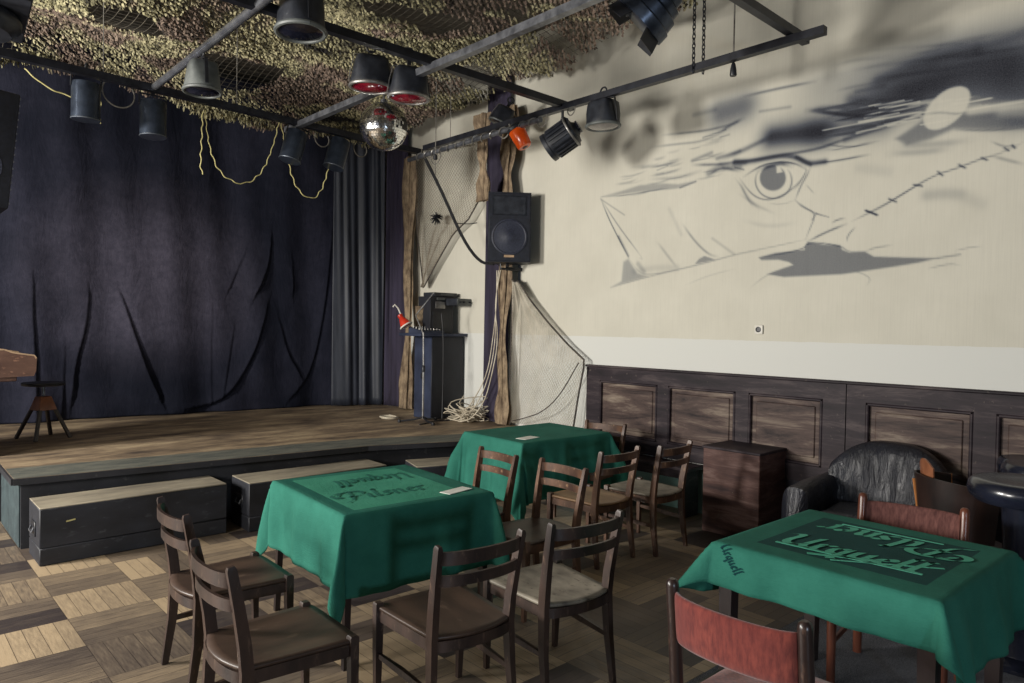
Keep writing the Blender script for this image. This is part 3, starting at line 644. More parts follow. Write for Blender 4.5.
MX=[([(2.882,3.018),(2.851,3.01),(2.829,2.962),(2.879,2.959)],0.9,0.006),
([(1.5,3.247),(1.508,3.22),(1.522,3.193),(1.541,3.167),(1.564,3.144),(1.589,3.124),(1.617,3.107),(1.646,3.096),(1.675,3.09),(1.703,3.09),(1.728,3.095),(1.749,3.106),(1.766,3.122),(1.777,3.142),(1.783,3.166),(1.783,3.193),(1.776,3.221),(1.764,3.249),(1.746,3.276),(1.724,3.301),(1.699,3.323),(1.671,3.341),(1.642,3.354),(1.614,3.361),(1.586,3.363),(1.56,3.36),(1.538,3.351),(1.52,3.338),(1.507,3.32),(1.499,3.298),(1.496,3.274)],0.86,0.008)]
MM=[([(1.788,3.216),(1.681,3.208),(1.561,3.169),(1.495,3.188)],0.008,0.35,0.012)]

def seg_dist(P, pts):
    d = np.full(len(P), 1e9)
    for a, b in zip(pts[:-1], pts[1:]):
        a = np.array(a); b = np.array(b); ab = b-a; L = max(ab@ab, 1e-12)
        t = np.clip(((P-a)@ab)/L, 0, 1); d = np.minimum(d, np.hypot(*(P-(a+t[:, None]*ab)).T))
    return d
def inside(P, poly):
    c = np.zeros(len(P), bool); n = len(poly)
    for i in range(n):
        x1, y1 = poly[i]; x2, y2 = poly[(i+1) % n]
        k = ((y1 > P[:, 1]) != (y2 > P[:, 1])); 
        if abs(y2-y1) > 1e-9: c ^= k & (P[:, 0] < (x2-x1)*(P[:, 1]-y1)/(y2-y1)+x1)
    return c
def near(P, pts, m):
    q = np.array(pts); return np.where((P[:, 0] > q[:, 0].min()-m) & (P[:, 0] < q[:, 0].max()+m) & (P[:, 1] > q[:, 1].min()-m) & (P[:, 1] < q[:, 1].max()+m))[0]
def ink_map(P):
    T = np.ones(len(P))
    def stroke(pts, w, d, s, erase=False):
        # smooth the polyline, then a soft-edged pen line; the ends taper
        q = np.array(pts, float)
        for _ in range(2):
            if len(q) > 2:
                n = [q[0]]
                for a, b in zip(q[:-1], q[1:]): n += [a*.75+b*.25, a*.25+b*.75]
                n.append(q[-1]); q = np.array(n)
        i = near(P, q, w+s*2.6)
        if not len(i): return
        dd = seg_dist(P[i], [tuple(x) for x in q]); L0 = np.hypot(*(P[i]-q[0]).T); L1 = np.hypot(*(P[i]-q[-1]).T); tp = np.clip(np.minimum(L0, L1)/(.3*(L0+L1)+1e-6)+.12, 0, 1) if (w < .02 and len(q) > 3 and not erase) else 1.0
        k = tp*d*np.exp(-np.maximum(dd-w*.2, 0)**2/(s*(.6 if w < .011 else .72))**2)
        if erase: T[i] = 1-(1-T[i])*(1-k)
        else: T[i] *= 1-k
    def poly(pts, d, s, erase=False):
        i = near(P, pts, s*2.5)
        if not len(i): return
        dd = seg_dist(P[i], list(pts)+[pts[0]]); ins = inside(P[i], pts); sd = np.where(ins, -dd, dd)
        k = d/(1+np.exp(np.clip(sd/(s*.35), -30, 30)))
        if erase: T[i] = 1-(1-T[i])*(1-k)
        else: T[i] *= 1-k
    for a in MS: stroke(*a)
    for a in MP: poly(*a)
    for a in ME: stroke(*a, erase=True)
    for a in MX: poly(*a, erase=True)
    for a in MM: stroke(*a)
    return 1-T
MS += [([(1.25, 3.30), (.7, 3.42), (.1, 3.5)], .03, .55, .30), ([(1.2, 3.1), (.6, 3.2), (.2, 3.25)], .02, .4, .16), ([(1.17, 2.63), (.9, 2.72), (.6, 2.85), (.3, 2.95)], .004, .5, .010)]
y0, y1, z0, z1, st = -.5, 5.3, 1.72, 3.85, .0105
ny, nz = int((y1-y0)/st), int((z1-z0)/st)
gy, gz = np.meshgrid(np.linspace(y0, y1, ny+1), np.linspace(z0, z1, nz+1), indexing='ij')
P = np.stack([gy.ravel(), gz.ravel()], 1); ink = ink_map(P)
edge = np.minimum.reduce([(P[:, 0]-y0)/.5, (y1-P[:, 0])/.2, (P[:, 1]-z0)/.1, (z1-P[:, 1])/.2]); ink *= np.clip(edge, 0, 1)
V = np.column_stack([np.full(len(P), WX-.0006), P]); i0 = (np.arange(ny)[:, None]*(nz+1)+np.arange(nz)[None, :]).ravel()
F = np.column_stack([i0, i0+1, i0+nz+2, i0+nz+1])
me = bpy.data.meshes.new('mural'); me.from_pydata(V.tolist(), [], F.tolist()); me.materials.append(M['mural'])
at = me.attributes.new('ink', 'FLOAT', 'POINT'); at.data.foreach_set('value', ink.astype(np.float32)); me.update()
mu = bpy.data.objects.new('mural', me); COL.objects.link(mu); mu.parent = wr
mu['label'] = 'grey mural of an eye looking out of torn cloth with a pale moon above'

# ------------------------------------------------------------------ wainscot (bench-back panelling) on the right wall
mb = MB(); zb, zt = .455, 1.262; X0 = WX-.045
SECT = [(2.257, 4.875, [(3.99, 4.70), (3.18, 3.87), (2.43, 3.06)]), (-.35, 2.25, [(1.41, 2.11), (.55, 1.28), (-.25, .42)])]
frame = MB(); panel = MB(); mould = MB()
for a, b, pans in SECT:
    frame.box((X0+.022, (a+b)/2, (zt+1.13)/2), (.045, b-a, zt-1.13)); frame.box((X0+.022, (a+b)/2, (zb+.59)/2), (.045, b-a, .59-zb))
    e = [b]
    for p0, p1 in pans: e += [p1, p0]
    e.append(a)
    for k in range(0, len(e), 2): frame.box((X0+.022, (e[k]+e[k+1])/2, .86), (.045, e[k]-e[k+1]-.0005, .54))
    for p0, p1 in pans:
        panel.box((X0+.033, (p0+p1)/2, .86), (.02, p1-p0, .56))
        panel.box((X0+.020, (p0+p1)/2, .86), (.016, p1-p0-.13, .41), bev=.007)
        for (c, d) in (((p0+.012, .86), (.024, .54)), ((p1-.012, .86), (.024, .54)), (((p0+p1)/2, 1.118), (p1-p0, .024)), (((p0+p1)/2, .602), (p1-p0, .024))):
            mould.box((X0+.008, c[0], c[1]), (.03, d[0], d[1]), bev=.008)
frame.box((X0+.01, 2.2, zt+.008), (.075, 5.36, .022), bev=.006)
w = structure(frame.build('trim_1', M['wains']), 'blackened oak wall panelling along the bench wall')
panel.build('panel', M['wains_panel'], w); mould.build('moulding', M['wains'], w)
structure(MB().box((WX-.006, .6, .225), (.012, 5.1, .45)).build('baseboard_right', M['dark_void']))

# ------------------------------------------------------------------ stage
st_ = thing('stage', 'low wooden stage with worn brown deck along the back of the room', 'stage', (2.9, 7.4, 0)); st_['kind'] = 'structure'
poly = [(.82, 6.06), (3.52, 5.78), (4.32, 5.50), (WX-.01, 5.17), (WX-.01, YB-.02), (-.6, YB-.02), (-.6, 7.0), (.835, 7.0)]
def loc(pl): return [(x-2.9, y-7.4) for x, y in pl]
# deck
MB().prism(loc(poly), .485, .522).build('deck', M['deck'], st_)
def inset(pl, d):
    out = []; n = len(pl)
    for i in range(n):
        p0, p1, p2 = [Vector(pl[k % n]) for k in (i-1, i, i+1)]
        a = (p1-p0).normalized(); b = (p2-p1).normalized(); na = Vector((-a.y, a.x)); nb = Vector((-b.y, b.x))
        m = (na+nb).normalized(); out.append(tuple(p1+m*d/max(.3, m.dot(na))))
    return out
sk = MB().prism(loc(inset(poly, .05)), .0, .486).build('skirt', M['skirt'], st_)
MB().box((.868-2.9, 6.55-7.4, .243), (.012, .84, .47)).build('side_board', M['skirt_teal'], st_, label='teal-grey side of the stage')
# grey-green rim of the deck and the split edge batten
rim = MB(); cp = loc(poly)[:4]; ci = loc([(.83, 6.50)]+inset(poly, .42)[1:4])
rim.rings([[(x, y, .5225) for x, y in cp], [(x, y, .5225) for x, y in ci]], closed=False, caps=False)
rim.build('deck_rim', M['deck_rim'], st_)
e = MB()
for a, b in zip(poly[:3], poly[1:4]):
    a, b = loc([a])[0], loc([b])[0]
    e.tube([(a[0], a[1], .497), (b[0], b[1], .497)], 1, sq=(.03, .045))
e.tube([(*loc([poly[0]])[0], .497), (*loc([poly[-1]])[0], .497)], 1, sq=(.03, .045))
e.build('edge_batten', M['skirt'], st_)

# road cases along the front of the stage
def road_case(label, x0, x1, y0, y1, h, rz=0):
    t = thing('road_case', label, 'equipment case', ((x0+x1)/2, (y0+y1)/2, 0), rz, 'black cases in front of the stage')
    L, D = x1-x0, y1-y0
    MB().box((0, 0, h*.155), (L, D, h*.31-.004), bev=.005).build('lower_board', M['case'], t)
    MB().box((0, 0, h*.655), (L, D, h*.69-.004), bev=.005).build('upper_board', M['case'], t)
    MB().box((0, 0, h+.002), (L-.004, D-.004, .008), bev=.002).build('lid_board', M['case_top'], t, label='grey-brown top board, its lit tone painted in')
    for sx in (-1, 1):
        p = MB().box((sx*(L/2+.004), 0, h*.58), (.008, .13, .10), bev=.003).build('handle_plate', M['black_metal'], t)
        MB().tube([(sx*(L/2+.01), -.045, h*.61), (sx*(L/2+.022), -.045, h*.53), (sx*(L/2+.022), .045, h*.53), (sx*(L/2+.01), .045, h*.61)], .006, 6).build('handle', M['steel'], p)
    return t
rc_ = road_case('long black case on the parquet at the left end of the stage front', .90, 2.14, 5.585, 5.97, .385)
MB().box((-.44, -.196, .285), (.055, .003, .009), rot=(0, R(-8), 0)).build('paint_scratch', M['yellow_cord'], rc_, label='pale yellow scratch')
road_case('long black case in front of the stage behind the near left green table', 2.28, 3.53, 5.47, 5.85, .385, R(-1.5))
road_case('short black case before the stage, partly behind the far green table', 3.72, 4.45, 5.10, 5.46, .385, R(-18))

# ------------------------------------------------------------------ curtains
def interp(x, pts):
    return float(np.interp(x, [p[0] for p in pts], [p[1] for p in pts]))
FOLD = [ # (points (x, z) along a fold of the backdrop, depth, width)
 ([(1.95, 1.95), (1.93, 1.6), (1.82, 1.15), (1.80, .8)], .07, .05), ([(2.28, 1.92), (2.42, 1.45), (2.55, 1.05), (2.68, .75)], .09, .055),
 ([(1.42, 2.05), (1.42, 1.6), (1.45, 1.1), (1.45, .55)], .06, .05), ([(3.28, 1.85), (3.27, 1.3), (3.28, .6)], .02, .04),
 ([(4.02, 2.75), (3.98, 2.4), (3.85, 2.1)], .09, .05), ([(3.95, 1.8), (3.8, 1.3), (3.6, .9), (3.35, .65), (3.1, .6)], .10, .06),
 ([(4.15, 1.65), (4.25, 1.25), (4.4, 1.0)], .05, .05), ([(4.85, 2.9), (4.75, 1.8), (4.6, 1.0), (4.35, .72)], .05, .06), ([(4.3, 2.5), (4.32, 2.1)], .04, .04),
 ([(2.2, .8), (2.7, .66), (3.0, .62)], .03, .05), ([(1.72, 1.3), (1.7, .6)], .03, .035), ([(3.55, 1.6), (3.45, 1.0), (3.4, .7)], .025, .04), ([(3.7, 2.6), (3.5, 2.1)], .025, .05)]
def backdrop_grid():
    nx, nz = 430, 200
    xs = np.linspace(-.4, 5.02, nx+1); zs = np.linspace(.53, 4.75, nz+1)
    gx, gz = np.meshgrid(xs, zs, indexing='ij'); P = np.stack([gx.ravel(), gz.ravel()], 1)
    base = np.interp(P[:, 0], [-.4, 1.6, 3.2, 5.1], [9.3, 9.22, 9.12, 8.93])
    d = .02*np.sin(P[:, 0]*5.1+.6*np.sin(P[:, 1]*1.3))+.012*np.sin(P[:, 0]*13+P[:, 1]*1.1)
    d += .03*np.sin(P[:, 0]*2.1+P[:, 1]*.9)
    for pts, dep, w in FOLD:
        q = np.array(pts, float)
        for _ in range(2):
            if len(q) > 2:
                n = [q[0]]
                for a, b in zip(q[:-1], q[1:]): n += [a*.75+b*.25, a*.25+b*.75]
                n.append(q[-1]); q = np.array(n)
        i = near(P, q, w*9); Q = P[i]
        best = np.full(len(Q), 1e9); sd = np.zeros(len(Q))
        for a, b in zip(q[:-1], q[1:]):
            ab = b-a; L = ab@ab; t = np.clip(((Q-a)@ab)/L, 0, 1); v = Q-(a+t[:, None]*ab); dd = np.hypot(*v.T)
            s = np.sign(ab[0]*v[:, 1]-ab[1]*v[:, 0]); k = dd < best; best[k] = dd[k]; sd[k] = s[k]
        along = np.clip((P[i][:, 1]-q[:, 1].min())/max(.05, np.ptp(q[:, 1])), 0, 1); env = np.clip(1.15-along, 0, 1)**.5
        d[i] += dep*.5*env*np.where(sd < 0, np.exp(-best/(w*2.2)), np.exp(-(best/(w*.22))**2))-dep*.12*env*np.where(sd > 0, np.exp(-((best-w*.5)/(w*.6))**2), 0)
    low = np.clip((1.0-P[:, 1])/.5, 0, 1); d += low*.03*np.sin(P[:, 0]*9+1)
    V = np.column_stack([P[:, 0], base-d*1.0, P[:, 1]])
    i0 = (np.arange(nx)[:, None]*(nz+1)+np.arange(nz)[None, :]).ravel()
    F = np.column_stack([i0, i0+nz+1, i0+nz+2, i0+1])
    o = raw('backdrop_curtain', V.tolist(), F.tolist(), M['backdrop'], None, True)
    sm = o.modifiers.new('thickness', 'SOLIDIFY'); sm.thickness = .006
    return o
tag(backdrop_grid(), 'wide faded navy velvet backdrop hanging across the back of the stage', 'curtain', 'stage curtains')
def pleated(name, label, path, z0, z1, m, pleat=.11, amp=.035, ph=0, irregular=.4):
    pl = [Vector(p) for p in path]; L = [0]
    for a, b in zip(pl[:-1], pl[1:]): L.append(L[-1]+(b-a).length)
    T = L[-1]; nu = max(24, int(T/.014)); nv = 40
    rr = random.Random(ph*100+5); offs = [rr.uniform(-irregular, irregular) for _ in range(60)]
    def f(u, v):
        s = u*T; k = 0
        while k < len(L)-2 and L[k+1] < s: k += 1
        a, b = pl[k], pl[k+1]; t = (s-L[k])/(L[k+1]-L[k]); p = a.lerp(b, t); d = (b-a).normalized(); n = Vector((-d.y, d.x))
        q = s/pleat+ph; w = offs[int(abs(q)) % 60]
        g = math.sin(2*PI*(q+.22*math.sin(2.4*v+1.7*q)))*amp*(1-.35*v)*(.55+.45*math.sin(2.1*q+1+ph))+.45*amp*math.sin(2*PI*q*2.3+5*v+ph)*(.5+.5*math.sin(3*q+4*v))+.3*amp*math.sin(2*PI*q*.37+2*v)
        return (p.x+n.x*g, p.y+n.y*g, z0+(z1-z0)*v)
    o = MB().grid(f, nu, nv).build(name, m, angle=80)
    o.modifiers.new('thickness', 'SOLIDIFY').thickness = .005
    return o
tag(pleated('side_curtain', '', [(4.80, 8.84), (5.30, 8.66), (5.44, 8.56)], .535, 4.7, M['drape_grey'], .24, .030, 1, 1.0), 'slate grey pleated curtain at the right end of the navy backdrop', 'curtain', 'stage curtains')
tag(pleated('side_curtain', '', [(5.44, 8.50), (5.50, 8.30), (5.53, 8.12)], .535, 4.7, M['drape_violet'], .10, .03, 2), 'narrow dark violet curtain in the corner beside the brown burlap strip', 'curtain', 'stage curtains')
tag(pleated('wall_drape', '', [(5.54, 6.50), (5.53, 6.30), (5.54, 6.08)], .535, 4.6, M['drape_violet'], .2, .018, 3), 'dark violet drape hanging on the cream wall behind the wall speaker', 'curtain', 'stage curtains')
# ------------------------------------------------------------------ wooden chairs
def make_chair():
    t = thing('dining_chair', '', 'chair')
    HS = .44
    # seat: dished ply with a bowed rear edge
    def f(u, v):
        y = .205-.41*v; hw = .205-.028*v
        x = (u*2-1)*hw; bow = -.045*(1-(u*2-1)**2)*max(0, (v-.6)/.4)**1.5; fr = .012*(1-(u*2-1)**4)*max(0, (.15-v)/.15)
        dish = -.012*(1-(u*2-1)**2)*math.sin(PI*min(1, max(0, v)))
        return (x, y+bow+fr, HS+dish)
    mb = MB().grid(f, 16, 16); s = mb.build('seat', M['seat_brown'], t)
    sm = s.modifiers.new('thickness', 'SOLIDIFY'); sm.thickness = .014; sm.offset = -1
    # apron rails under the seat, the rear one bowed
    mb = MB()
    for sx in (-1, 1): mb.tube([(sx*.190, .185, HS-.042), (sx*.168, -.19, HS-.042)], 1, sq=(.020, .048))
    mb.tube([(-.185, .190, HS-.042), (.185, .190, HS-.042)], 1, sq=(.020, .048))
    mb.tube([(.168*math.cos(PI*k/10)*-1, -.195-.045*math.sin(PI*k/10), HS-.040) for k in range(11)], 1, sq=(.018, .044))
    mb.build('apron', M['wood'], t)
    for sx in (-1, 1):
        mb = MB(); mb.tube([(sx*.195, .195, 0), (sx*.197, .190, .25), (sx*.197, .188, HS+.008), (sx*.197, .188, HS+.014)], [.62, .9, 1, .75], sq=(.034, .034))
        mb.build('leg', M['wood'], t)
        pts = [(.182, -.235, 0), (.178, -.205, .22), (.172, -.195, .42), (.174, -.205, .52), (.180, -.228, .66), (.186, -.255, .80), (.186, -.257, .812)]
        mb = MB(); mb.tube([(sx*a, b, c) for a, b, c in pts], [.70, .95, 1.1, 1.05, .95, .80, .55], sq=(.026, .040))
        mb.build('back_post', M['wood'], t)
        mb = MB(); mb.tube([(sx*.196, .19, .225), (sx*.186, 0, .222), (sx*.178, -.20, .215)], [.8, 1.15, .8], sq=(.016, .026))
        mb.build('stretcher', M['wood'], t)
    for z, h, y in ((.760, .052, -.243), (.668, .043, -.226)):
        pts = [(-.178*math.cos(PI*k/12), y-.052*math.sin(PI*k/12), z) for k in range(13)]
        mb = MB(); mb.tube(pts, 1, sq=(.013, h)); mb.build('back_slat', M['wood'], t)
    return t
def remat(root, sw):
    for c in root.children:
        m = c.data.materials[0]
        if m.name in sw:
            c.data = c.data.copy(); c.data.materials[0] = sw[m.name]
# centre of the rear posts at the top (x, y), rotation so that local +Y is where the sitter faces
def chair_at(px, py, rz): 
    off = Vector((0, -.256)); c, s = math.cos(rz), math.sin(rz)
    return (px-(c*off.x-s*off.y), py-(s*off.x+c*off.y), .0)
CH = [('A', 1.075, 3.42, R(-92), 'brown slat-back chair on the left of the near table, the one farther from us'),
      ('B', .965, 2.635, R(-92), 'brown slat-back chair on the left of the near table, closest to the left front corner'),
      ('C', 1.835, 2.156, R(-5), 'dark slat-back chair casting its shadow on the front drop of the near green cloth'),
      ('D', 2.40, 2.097, R(-7), 'slat-back chair with a scuffed grey seat at the near right corner of the near table'),
      ('E', 3.204, 3.603, R(84), 'slat-back chair whose seat hides behind the near green table, between both tables'),
      ('F', 3.23, 3.023, R(85), 'slat-back chair at the right side of the near table, right behind the grey-seated chair'),
      ('G', 3.935, 3.141, R(0), 'honey-seated slat-back chair drawn up to the front of the far green table'),
      ('H', 4.473, 3.05, R(2), 'slat-back chair standing nearest to the wooden bench and brown box'),
      ('I', 4.973, 4.134, R(97), 'slat-back chair at the far end of the far table, against the wall panelling')]
ch0 = make_chair(); ch0.scale = (1.09, 1.04, 1); grp = 'slat-back wooden chairs at the tables'; CHAIRS = {}
for k, x, y, rz, lab in CH:
    o = ch0 if k == 'A' else dup(ch0, (0, 0, 0), (0, 0, 0), lab)
    o.location = chair_at(x, y, rz); o.rotation_euler = (0, 0, rz); o['label'] = lab; o['group'] = grp; CHAIRS[k] = o
LIT_WOOD = {'dark_chair_wood': M['wood_lit']}
for k in 'EFG': remat(CHAIRS[k], dict(LIT_WOOD, brown_seat_ply=M['seat_honey'] if k == 'G' else M['seat_brown']))
remat(CHAIRS['I'], LIT_WOOD); remat(CHAIRS['D'], {'brown_seat_ply': M['seat_grey']}); remat(CHAIRS['H'], dict(LIT_WOOD, brown_seat_ply=M['seat_grey']))

# ------------------------------------------------------------------ red upholstered chairs
def red_chair(label, rear, rz, m, pm):
    t = thing('upholstered_chair', label, 'chair', chair_at(rear[0], rear[1], rz), rz, 'upholstered chairs at the right table')
    W = .225
    for sx in (-1, 1):
        MB().tube([(sx*W, -.215, 0), (sx*W, -.215, .40), (sx*W, -.235, .62), (sx*W, -.256, .80), (sx*W, -.257, .815), (sx*W, -.2575, .823)], [.021, .023, .023, .022, .019, .010], 14).build('back_post', pm, t)
        MB().tube([(sx*W, .235, 0), (sx*W, .235, .41), (sx*W, .235, .428), (sx*W, .235, .434)], [.019, .022, .019, .008], 14).build('leg', pm, t)
        MB().tube([(sx*W, -.21, .20), (sx*W, .23, .20)], .012, 10).build('stretcher', pm, t)
        MB().tube([(sx*W, -.21, .385), (sx*W, .23, .385)], 1, sq=(.022, .05)).build('side_rail', pm, t)
    MB().tube([(-W, .235, .385), (W, .235, .385)], 1, sq=(.022, .05)).build('front_rail', pm, t)
    MB().tube([(-W, -.214, .385), (W, -.214, .385)], 1, sq=(.022, .05)).build('rear_rail', pm, t)
    def f(u, v):
        x = (u*2-1)*(W-.012); y = -.20+.44*v
        e = min(1, min(u, 1-u)*9)*min(1, min(v, 1-v)*9)
        return (x, y, .405+.045*math.sqrt(max(0, 1-(1-e)**2)))
    mb = MB().grid(f, 20, 20); s = mb.build('seat_cushion', m, t); s.modifiers.new('thickness', 'SOLIDIFY').thickness = .02
    n = 18; pts = [(-(W-.016)*math.cos(PI*k/n), -.238-.062*math.sin(PI*k/n), 0) for k in range(n+1)]
    rings = []
    for x, y, _ in pts:
        tx = []
        for q in range(14):
            a = 2*PI*q/14; sz = math.copysign(abs(math.cos(a))**.35, math.cos(a)); sy = math.copysign(abs(math.sin(a))**.6, math.sin(a))
            z = .70+sz*.085; tx.append((x, y-(z-.70)*.12+sy*.016, z))
        rings.append(tx)
    MB().rings(rings).build('backrest', m, t, angle=60)
    return t
red_chair('rust-red velvet chair in the right foreground with its back to us', (2.0, 1.135), R(-90), M['red_velvet'], M['post'])
red_chair('dull red-brown velvet chair on the far side of the right table', (3.865, 1.235), R(97), M['brown_velvet'], M['post_brown'])

# ------------------------------------------------------------------ tables and cloths
def table(name_label, cx, cy, rz, a, b, h, leg, inset_, slant=0):
    t = thing('table', name_label, 'table', (cx, cy, 0), rz, 'tables under green cloths')
    MB().box((0, 0, h-.014), (2*a, 2*b, .026), bev=.004).build('tabletop', M['table_wood'], t)
    mb = MB()
    for s in (-1, 1):
        mb.box((0, s*(b-inset_), h-.06), (2*(a-inset_), .02, .07)); mb.box((s*(a-inset_), 0, h-.06), (.02, 2*(b-inset_), .07))
    mb.build('apron', M['table_wood'], t)
    for sx in (-1, 1):
        for sy in (-1, 1):
            x, y = sx*(a-inset_), sy*(b-inset_)
            MB().tube([(x+sx*slant, y+sy*slant, 0), (x, y, h-.03)], [.8, 1], sq=(leg, leg)).build('leg', M['table_wood'], t)
    return t
# pen letters: strokes of a broad nib, in units of the x-height
def arc(cx, cy, rx, ry, a0, a1, n=9): return [(cx+rx*math.cos(R(a0+(a1-a0)*k/n)), cy+ry*math.sin(R(a0+(a1-a0)*k/n))) for k in range(n+1)]
GL = {
 'P': ([[(.55, 1.75), (.5, .9), (.42, .15), (.2, -.25), (-.15, -.35)], arc(.55, 1.28, .75, .58, 190, -75, 14), arc(-.1, 1.25, .55, .5, 60, 270, 9), [(.25, .72), (.7, .66)]], 1.35),
 'U': ([[(.0, 1.5), (.25, 1.68), (.4, 1.5), (.36, .5), (.55, .06), (.85, .1), (1.1, .5)], [(1.15, 1.65), (1.1, .4), (1.2, .05), (1.42, .15)]], 1.45),
 'i': ([[(.12, .95), (.12, .18), (.25, .02), (.42, .14)], [(.12, 1.3), (.2, 1.42)]], .46),
 'l': ([[(.14, 1.75), (.12, .18), (.25, .02), (.42, .14)], [(.14, 1.75), (.3, 1.66)]], .46),
 's': ([[(.58, .86), (.36, 1.0), (.14, .82), (.3, .56), (.52, .36), (.4, .06), (.08, .08)]], .68),
 'n': ([[(.0, .86), (.14, .98), (.14, .04), (.24, .0)], [(.14, .74), (.4, 1.0), (.58, .82), (.58, .18), (.7, .02), (.86, .14)]], .9),
 'e': ([[(.1, .46), (.5, .64), (.46, .92), (.26, 1.0), (.08, .74), (.1, .26), (.3, .02), (.56, .14)]], .66),
 'r': ([[(.0, .86), (.14, .98), (.14, .04), (.28, .0)], [(.14, .7), (.34, 1.0), (.54, .9)]], .58),
 'q': ([[(.52, .86), (.3, 1.0), (.1, .74), (.12, .2), (.34, .04), (.54, .26)], [(.56, 1.0), (.54, -.5), (.68, -.62)]], .8),
 'u': ([[(.12, .98), (.12, .2), (.28, .0), (.54, .3)], [(.56, .98), (.56, .16), (.68, .02), (.84, .14)]], .88)}
def lettering(mb, word, M4, size, nib=.17, slant=.18, z=0):
    x = 0; a = R(38); nx, ny = nib*math.cos(a), nib*math.sin(a)
    for chr_ in word:
        strokes, w = GL[chr_]
        for s in strokes:
            q = [Vector(p) for p in s]
            if len(q) > 2:
                n = [q[0]]
                for k in range(len(q)-1): n += [q[k]*.75+q[k+1]*.25, q[k]*.25+q[k+1]*.75]
                n.append(q[-1]); q = n
            L = []; Rr = []
            for p in q:
                X, Y = p.x+x, p.y
                L.append(M4 @ Vector(((X-nx+Y*slant)*size, (Y-ny)*size, z))); Rr.append(M4 @ Vector(((X+nx+Y*slant)*size, (Y+ny)*size, z)))
            mb.rings([L, Rr], closed=False, caps=False)
        x += w
    return x*size
def wlen(word): return sum(GL[c][1] for c in word)
o_pos = [None]
def tablecloth(label, cx, cy, rz, a, b, z, drop, flare=.06, tmax=26, wav=.014, pleats=3.2, mats=None, zone=None, seed=0, sag=None):
    """square cloth over a table top of half-sizes a, b; drop=(x-, x+, y-, y+)"""
    n = .0165; rr = random.Random(seed); ph = [rr.uniform(0, 6.28) for _ in range(8)]
    us = np.linspace(-(a+drop[0]), a+drop[1], int((2*a+drop[0]+drop[1])/n)+1); vs = np.linspace(-(b+drop[2]), b+drop[3], int((2*b+drop[2]+drop[3])/n)+1)
    def pos(u, v):
        ox = max(0, abs(u)-a); oy = max(0, abs(v)-b); sx = 1 if u > 0 else -1; sy = 1 if v > 0 else -1
        x = max(-a, min(a, u)); y = max(-b, min(b, v))
        if ox == 0 and oy == 0:
            return (x, y, z+.0015*math.sin(9*u+ph[0])*math.sin(7*v+ph[1]))
        r = math.hypot(ox, oy); phi = math.atan2(oy, ox); tau = flare+R(tmax)*math.sin(2*phi)**1.0
        k = min(1, r/.05); e = .010*(1-math.exp(-r/.012))
        o = r*math.sin(tau)+e; dz = r*math.cos(tau)-.006*(1-k)*0
        side = (v*sx if ox > oy else u*sy); amp = wav*min(1, r/.22)**1.3*(1-math.sin(2*phi)**2*.6)
        o += amp*(math.sin(pleats*PI*side/a+ph[2 if ox > oy else 3])+.5*math.sin(2.3*pleats*PI*side/a+ph[4 if ox > oy else 5]))+amp
        # each corner falls into one folded ear, its ridge pulled in on one side
        o += .035*min(1, r/.3)*math.sin(4*phi)*(1 if sx*sy > 0 else -1)
        return (x+sx*o*math.cos(phi), y+sy*o*math.sin(phi), z-max(0, dz-.004))
    V = [pos(u, v) for u in us for v in vs]; nv = len(vs); F = []; MI = []
    for i in range(len(us)-1):
        for j in range(nv-1):
            F.append((i*nv+j, (i+1)*nv+j, (i+1)*nv+j+1, i*nv+j+1)); MI.append(zone((us[i]+us[i+1])/2, (vs[j]+vs[j+1])/2) if zone else 0)
    o = raw('tablecloth', V, F, mats, None, True); o.data.polygons.foreach_set('material_index', MI)
    o.location = (cx, cy, 0); o.rotation_euler = (0, 0, rz); sm = o.modifiers.new('thickness', 'SOLIDIFY'); sm.thickness = .0016; sm.offset = 1
    tag(o, label, 'tablecloth', 'green damask tablecloths'); o_pos[0] = pos; return o
# near left table
cx, cy, rz = 2.165, 3.42, R(-4)
table('small square table standing under the green cloth at the centre front', cx, cy, rz, .43, .46, .745, .036, .035, .02)
def zone1(u, v):
    if max(abs(u+.015)/.335, abs(v)/.40) < 1: return 2
    return 1 if (-.41 < u < -.34 or abs(v) > .44 and abs(v) < .455) and abs(u) < .43 and abs(v) < .46 else 0
tc = tablecloth('green cloth with large woven lettering on the near left table', cx, cy, rz, .435, .465, .7475, (.37, .36, .40, .36), flare=.0, tmax=11, wav=.010, mats=[M['cloth'], M['cloth_dark'], M['cloth_light']], zone=zone1, seed=3, pleats=2.2)
s = .094; mb = MB()
lettering(mb, 'Pilsner', Matrix.Translation((-.30, -.22, .7520)), s); mb.build('lettering', M['cloth'], tc, label='darker woven word Pilsner'); mb = MB()
lettering(mb, 'Urquell', Matrix.Translation((.31, .24, .7520)) @ Matrix.Rotation(PI, 4, 'Z'), s)
mb.build('lettering', M['cloth'], tc, label='darker woven word Urquell')
tag(MB().box((0, 0, 0), (.185, .075, .003), bev=.0008).build('card', M['card'], None, (2.42, 3.055, .7515), (0, 0, R(10))), 'white paper card on the near table with the lettered cloth', 'card', 'cards on the tables')
# far table
cx, cy, rz = 4.34, 4.36, R(-2)
table('rectangular table under the plain green cloth near the stage corner', cx, cy, rz, .50, .37, .745, .04, .04)
tablecloth('plain green cloth hanging low over the far table near the stage', cx, cy, rz, .505, .375, .7475, (.47, .40, .47, .40), mats=[M['cloth'], M['cloth_dark'], M['cloth_light']], zone=None, seed=5, tmax=16, wav=.02, pleats=2.6)
tag(MB().box((0, 0, 0), (.19, .10, .003), bev=.0008).build('card', M['card'], None, (4.03, 4.16, .7515), (0, 0, R(8))), 'white paper card on the far table with the plain green cloth', 'card', 'cards on the tables')
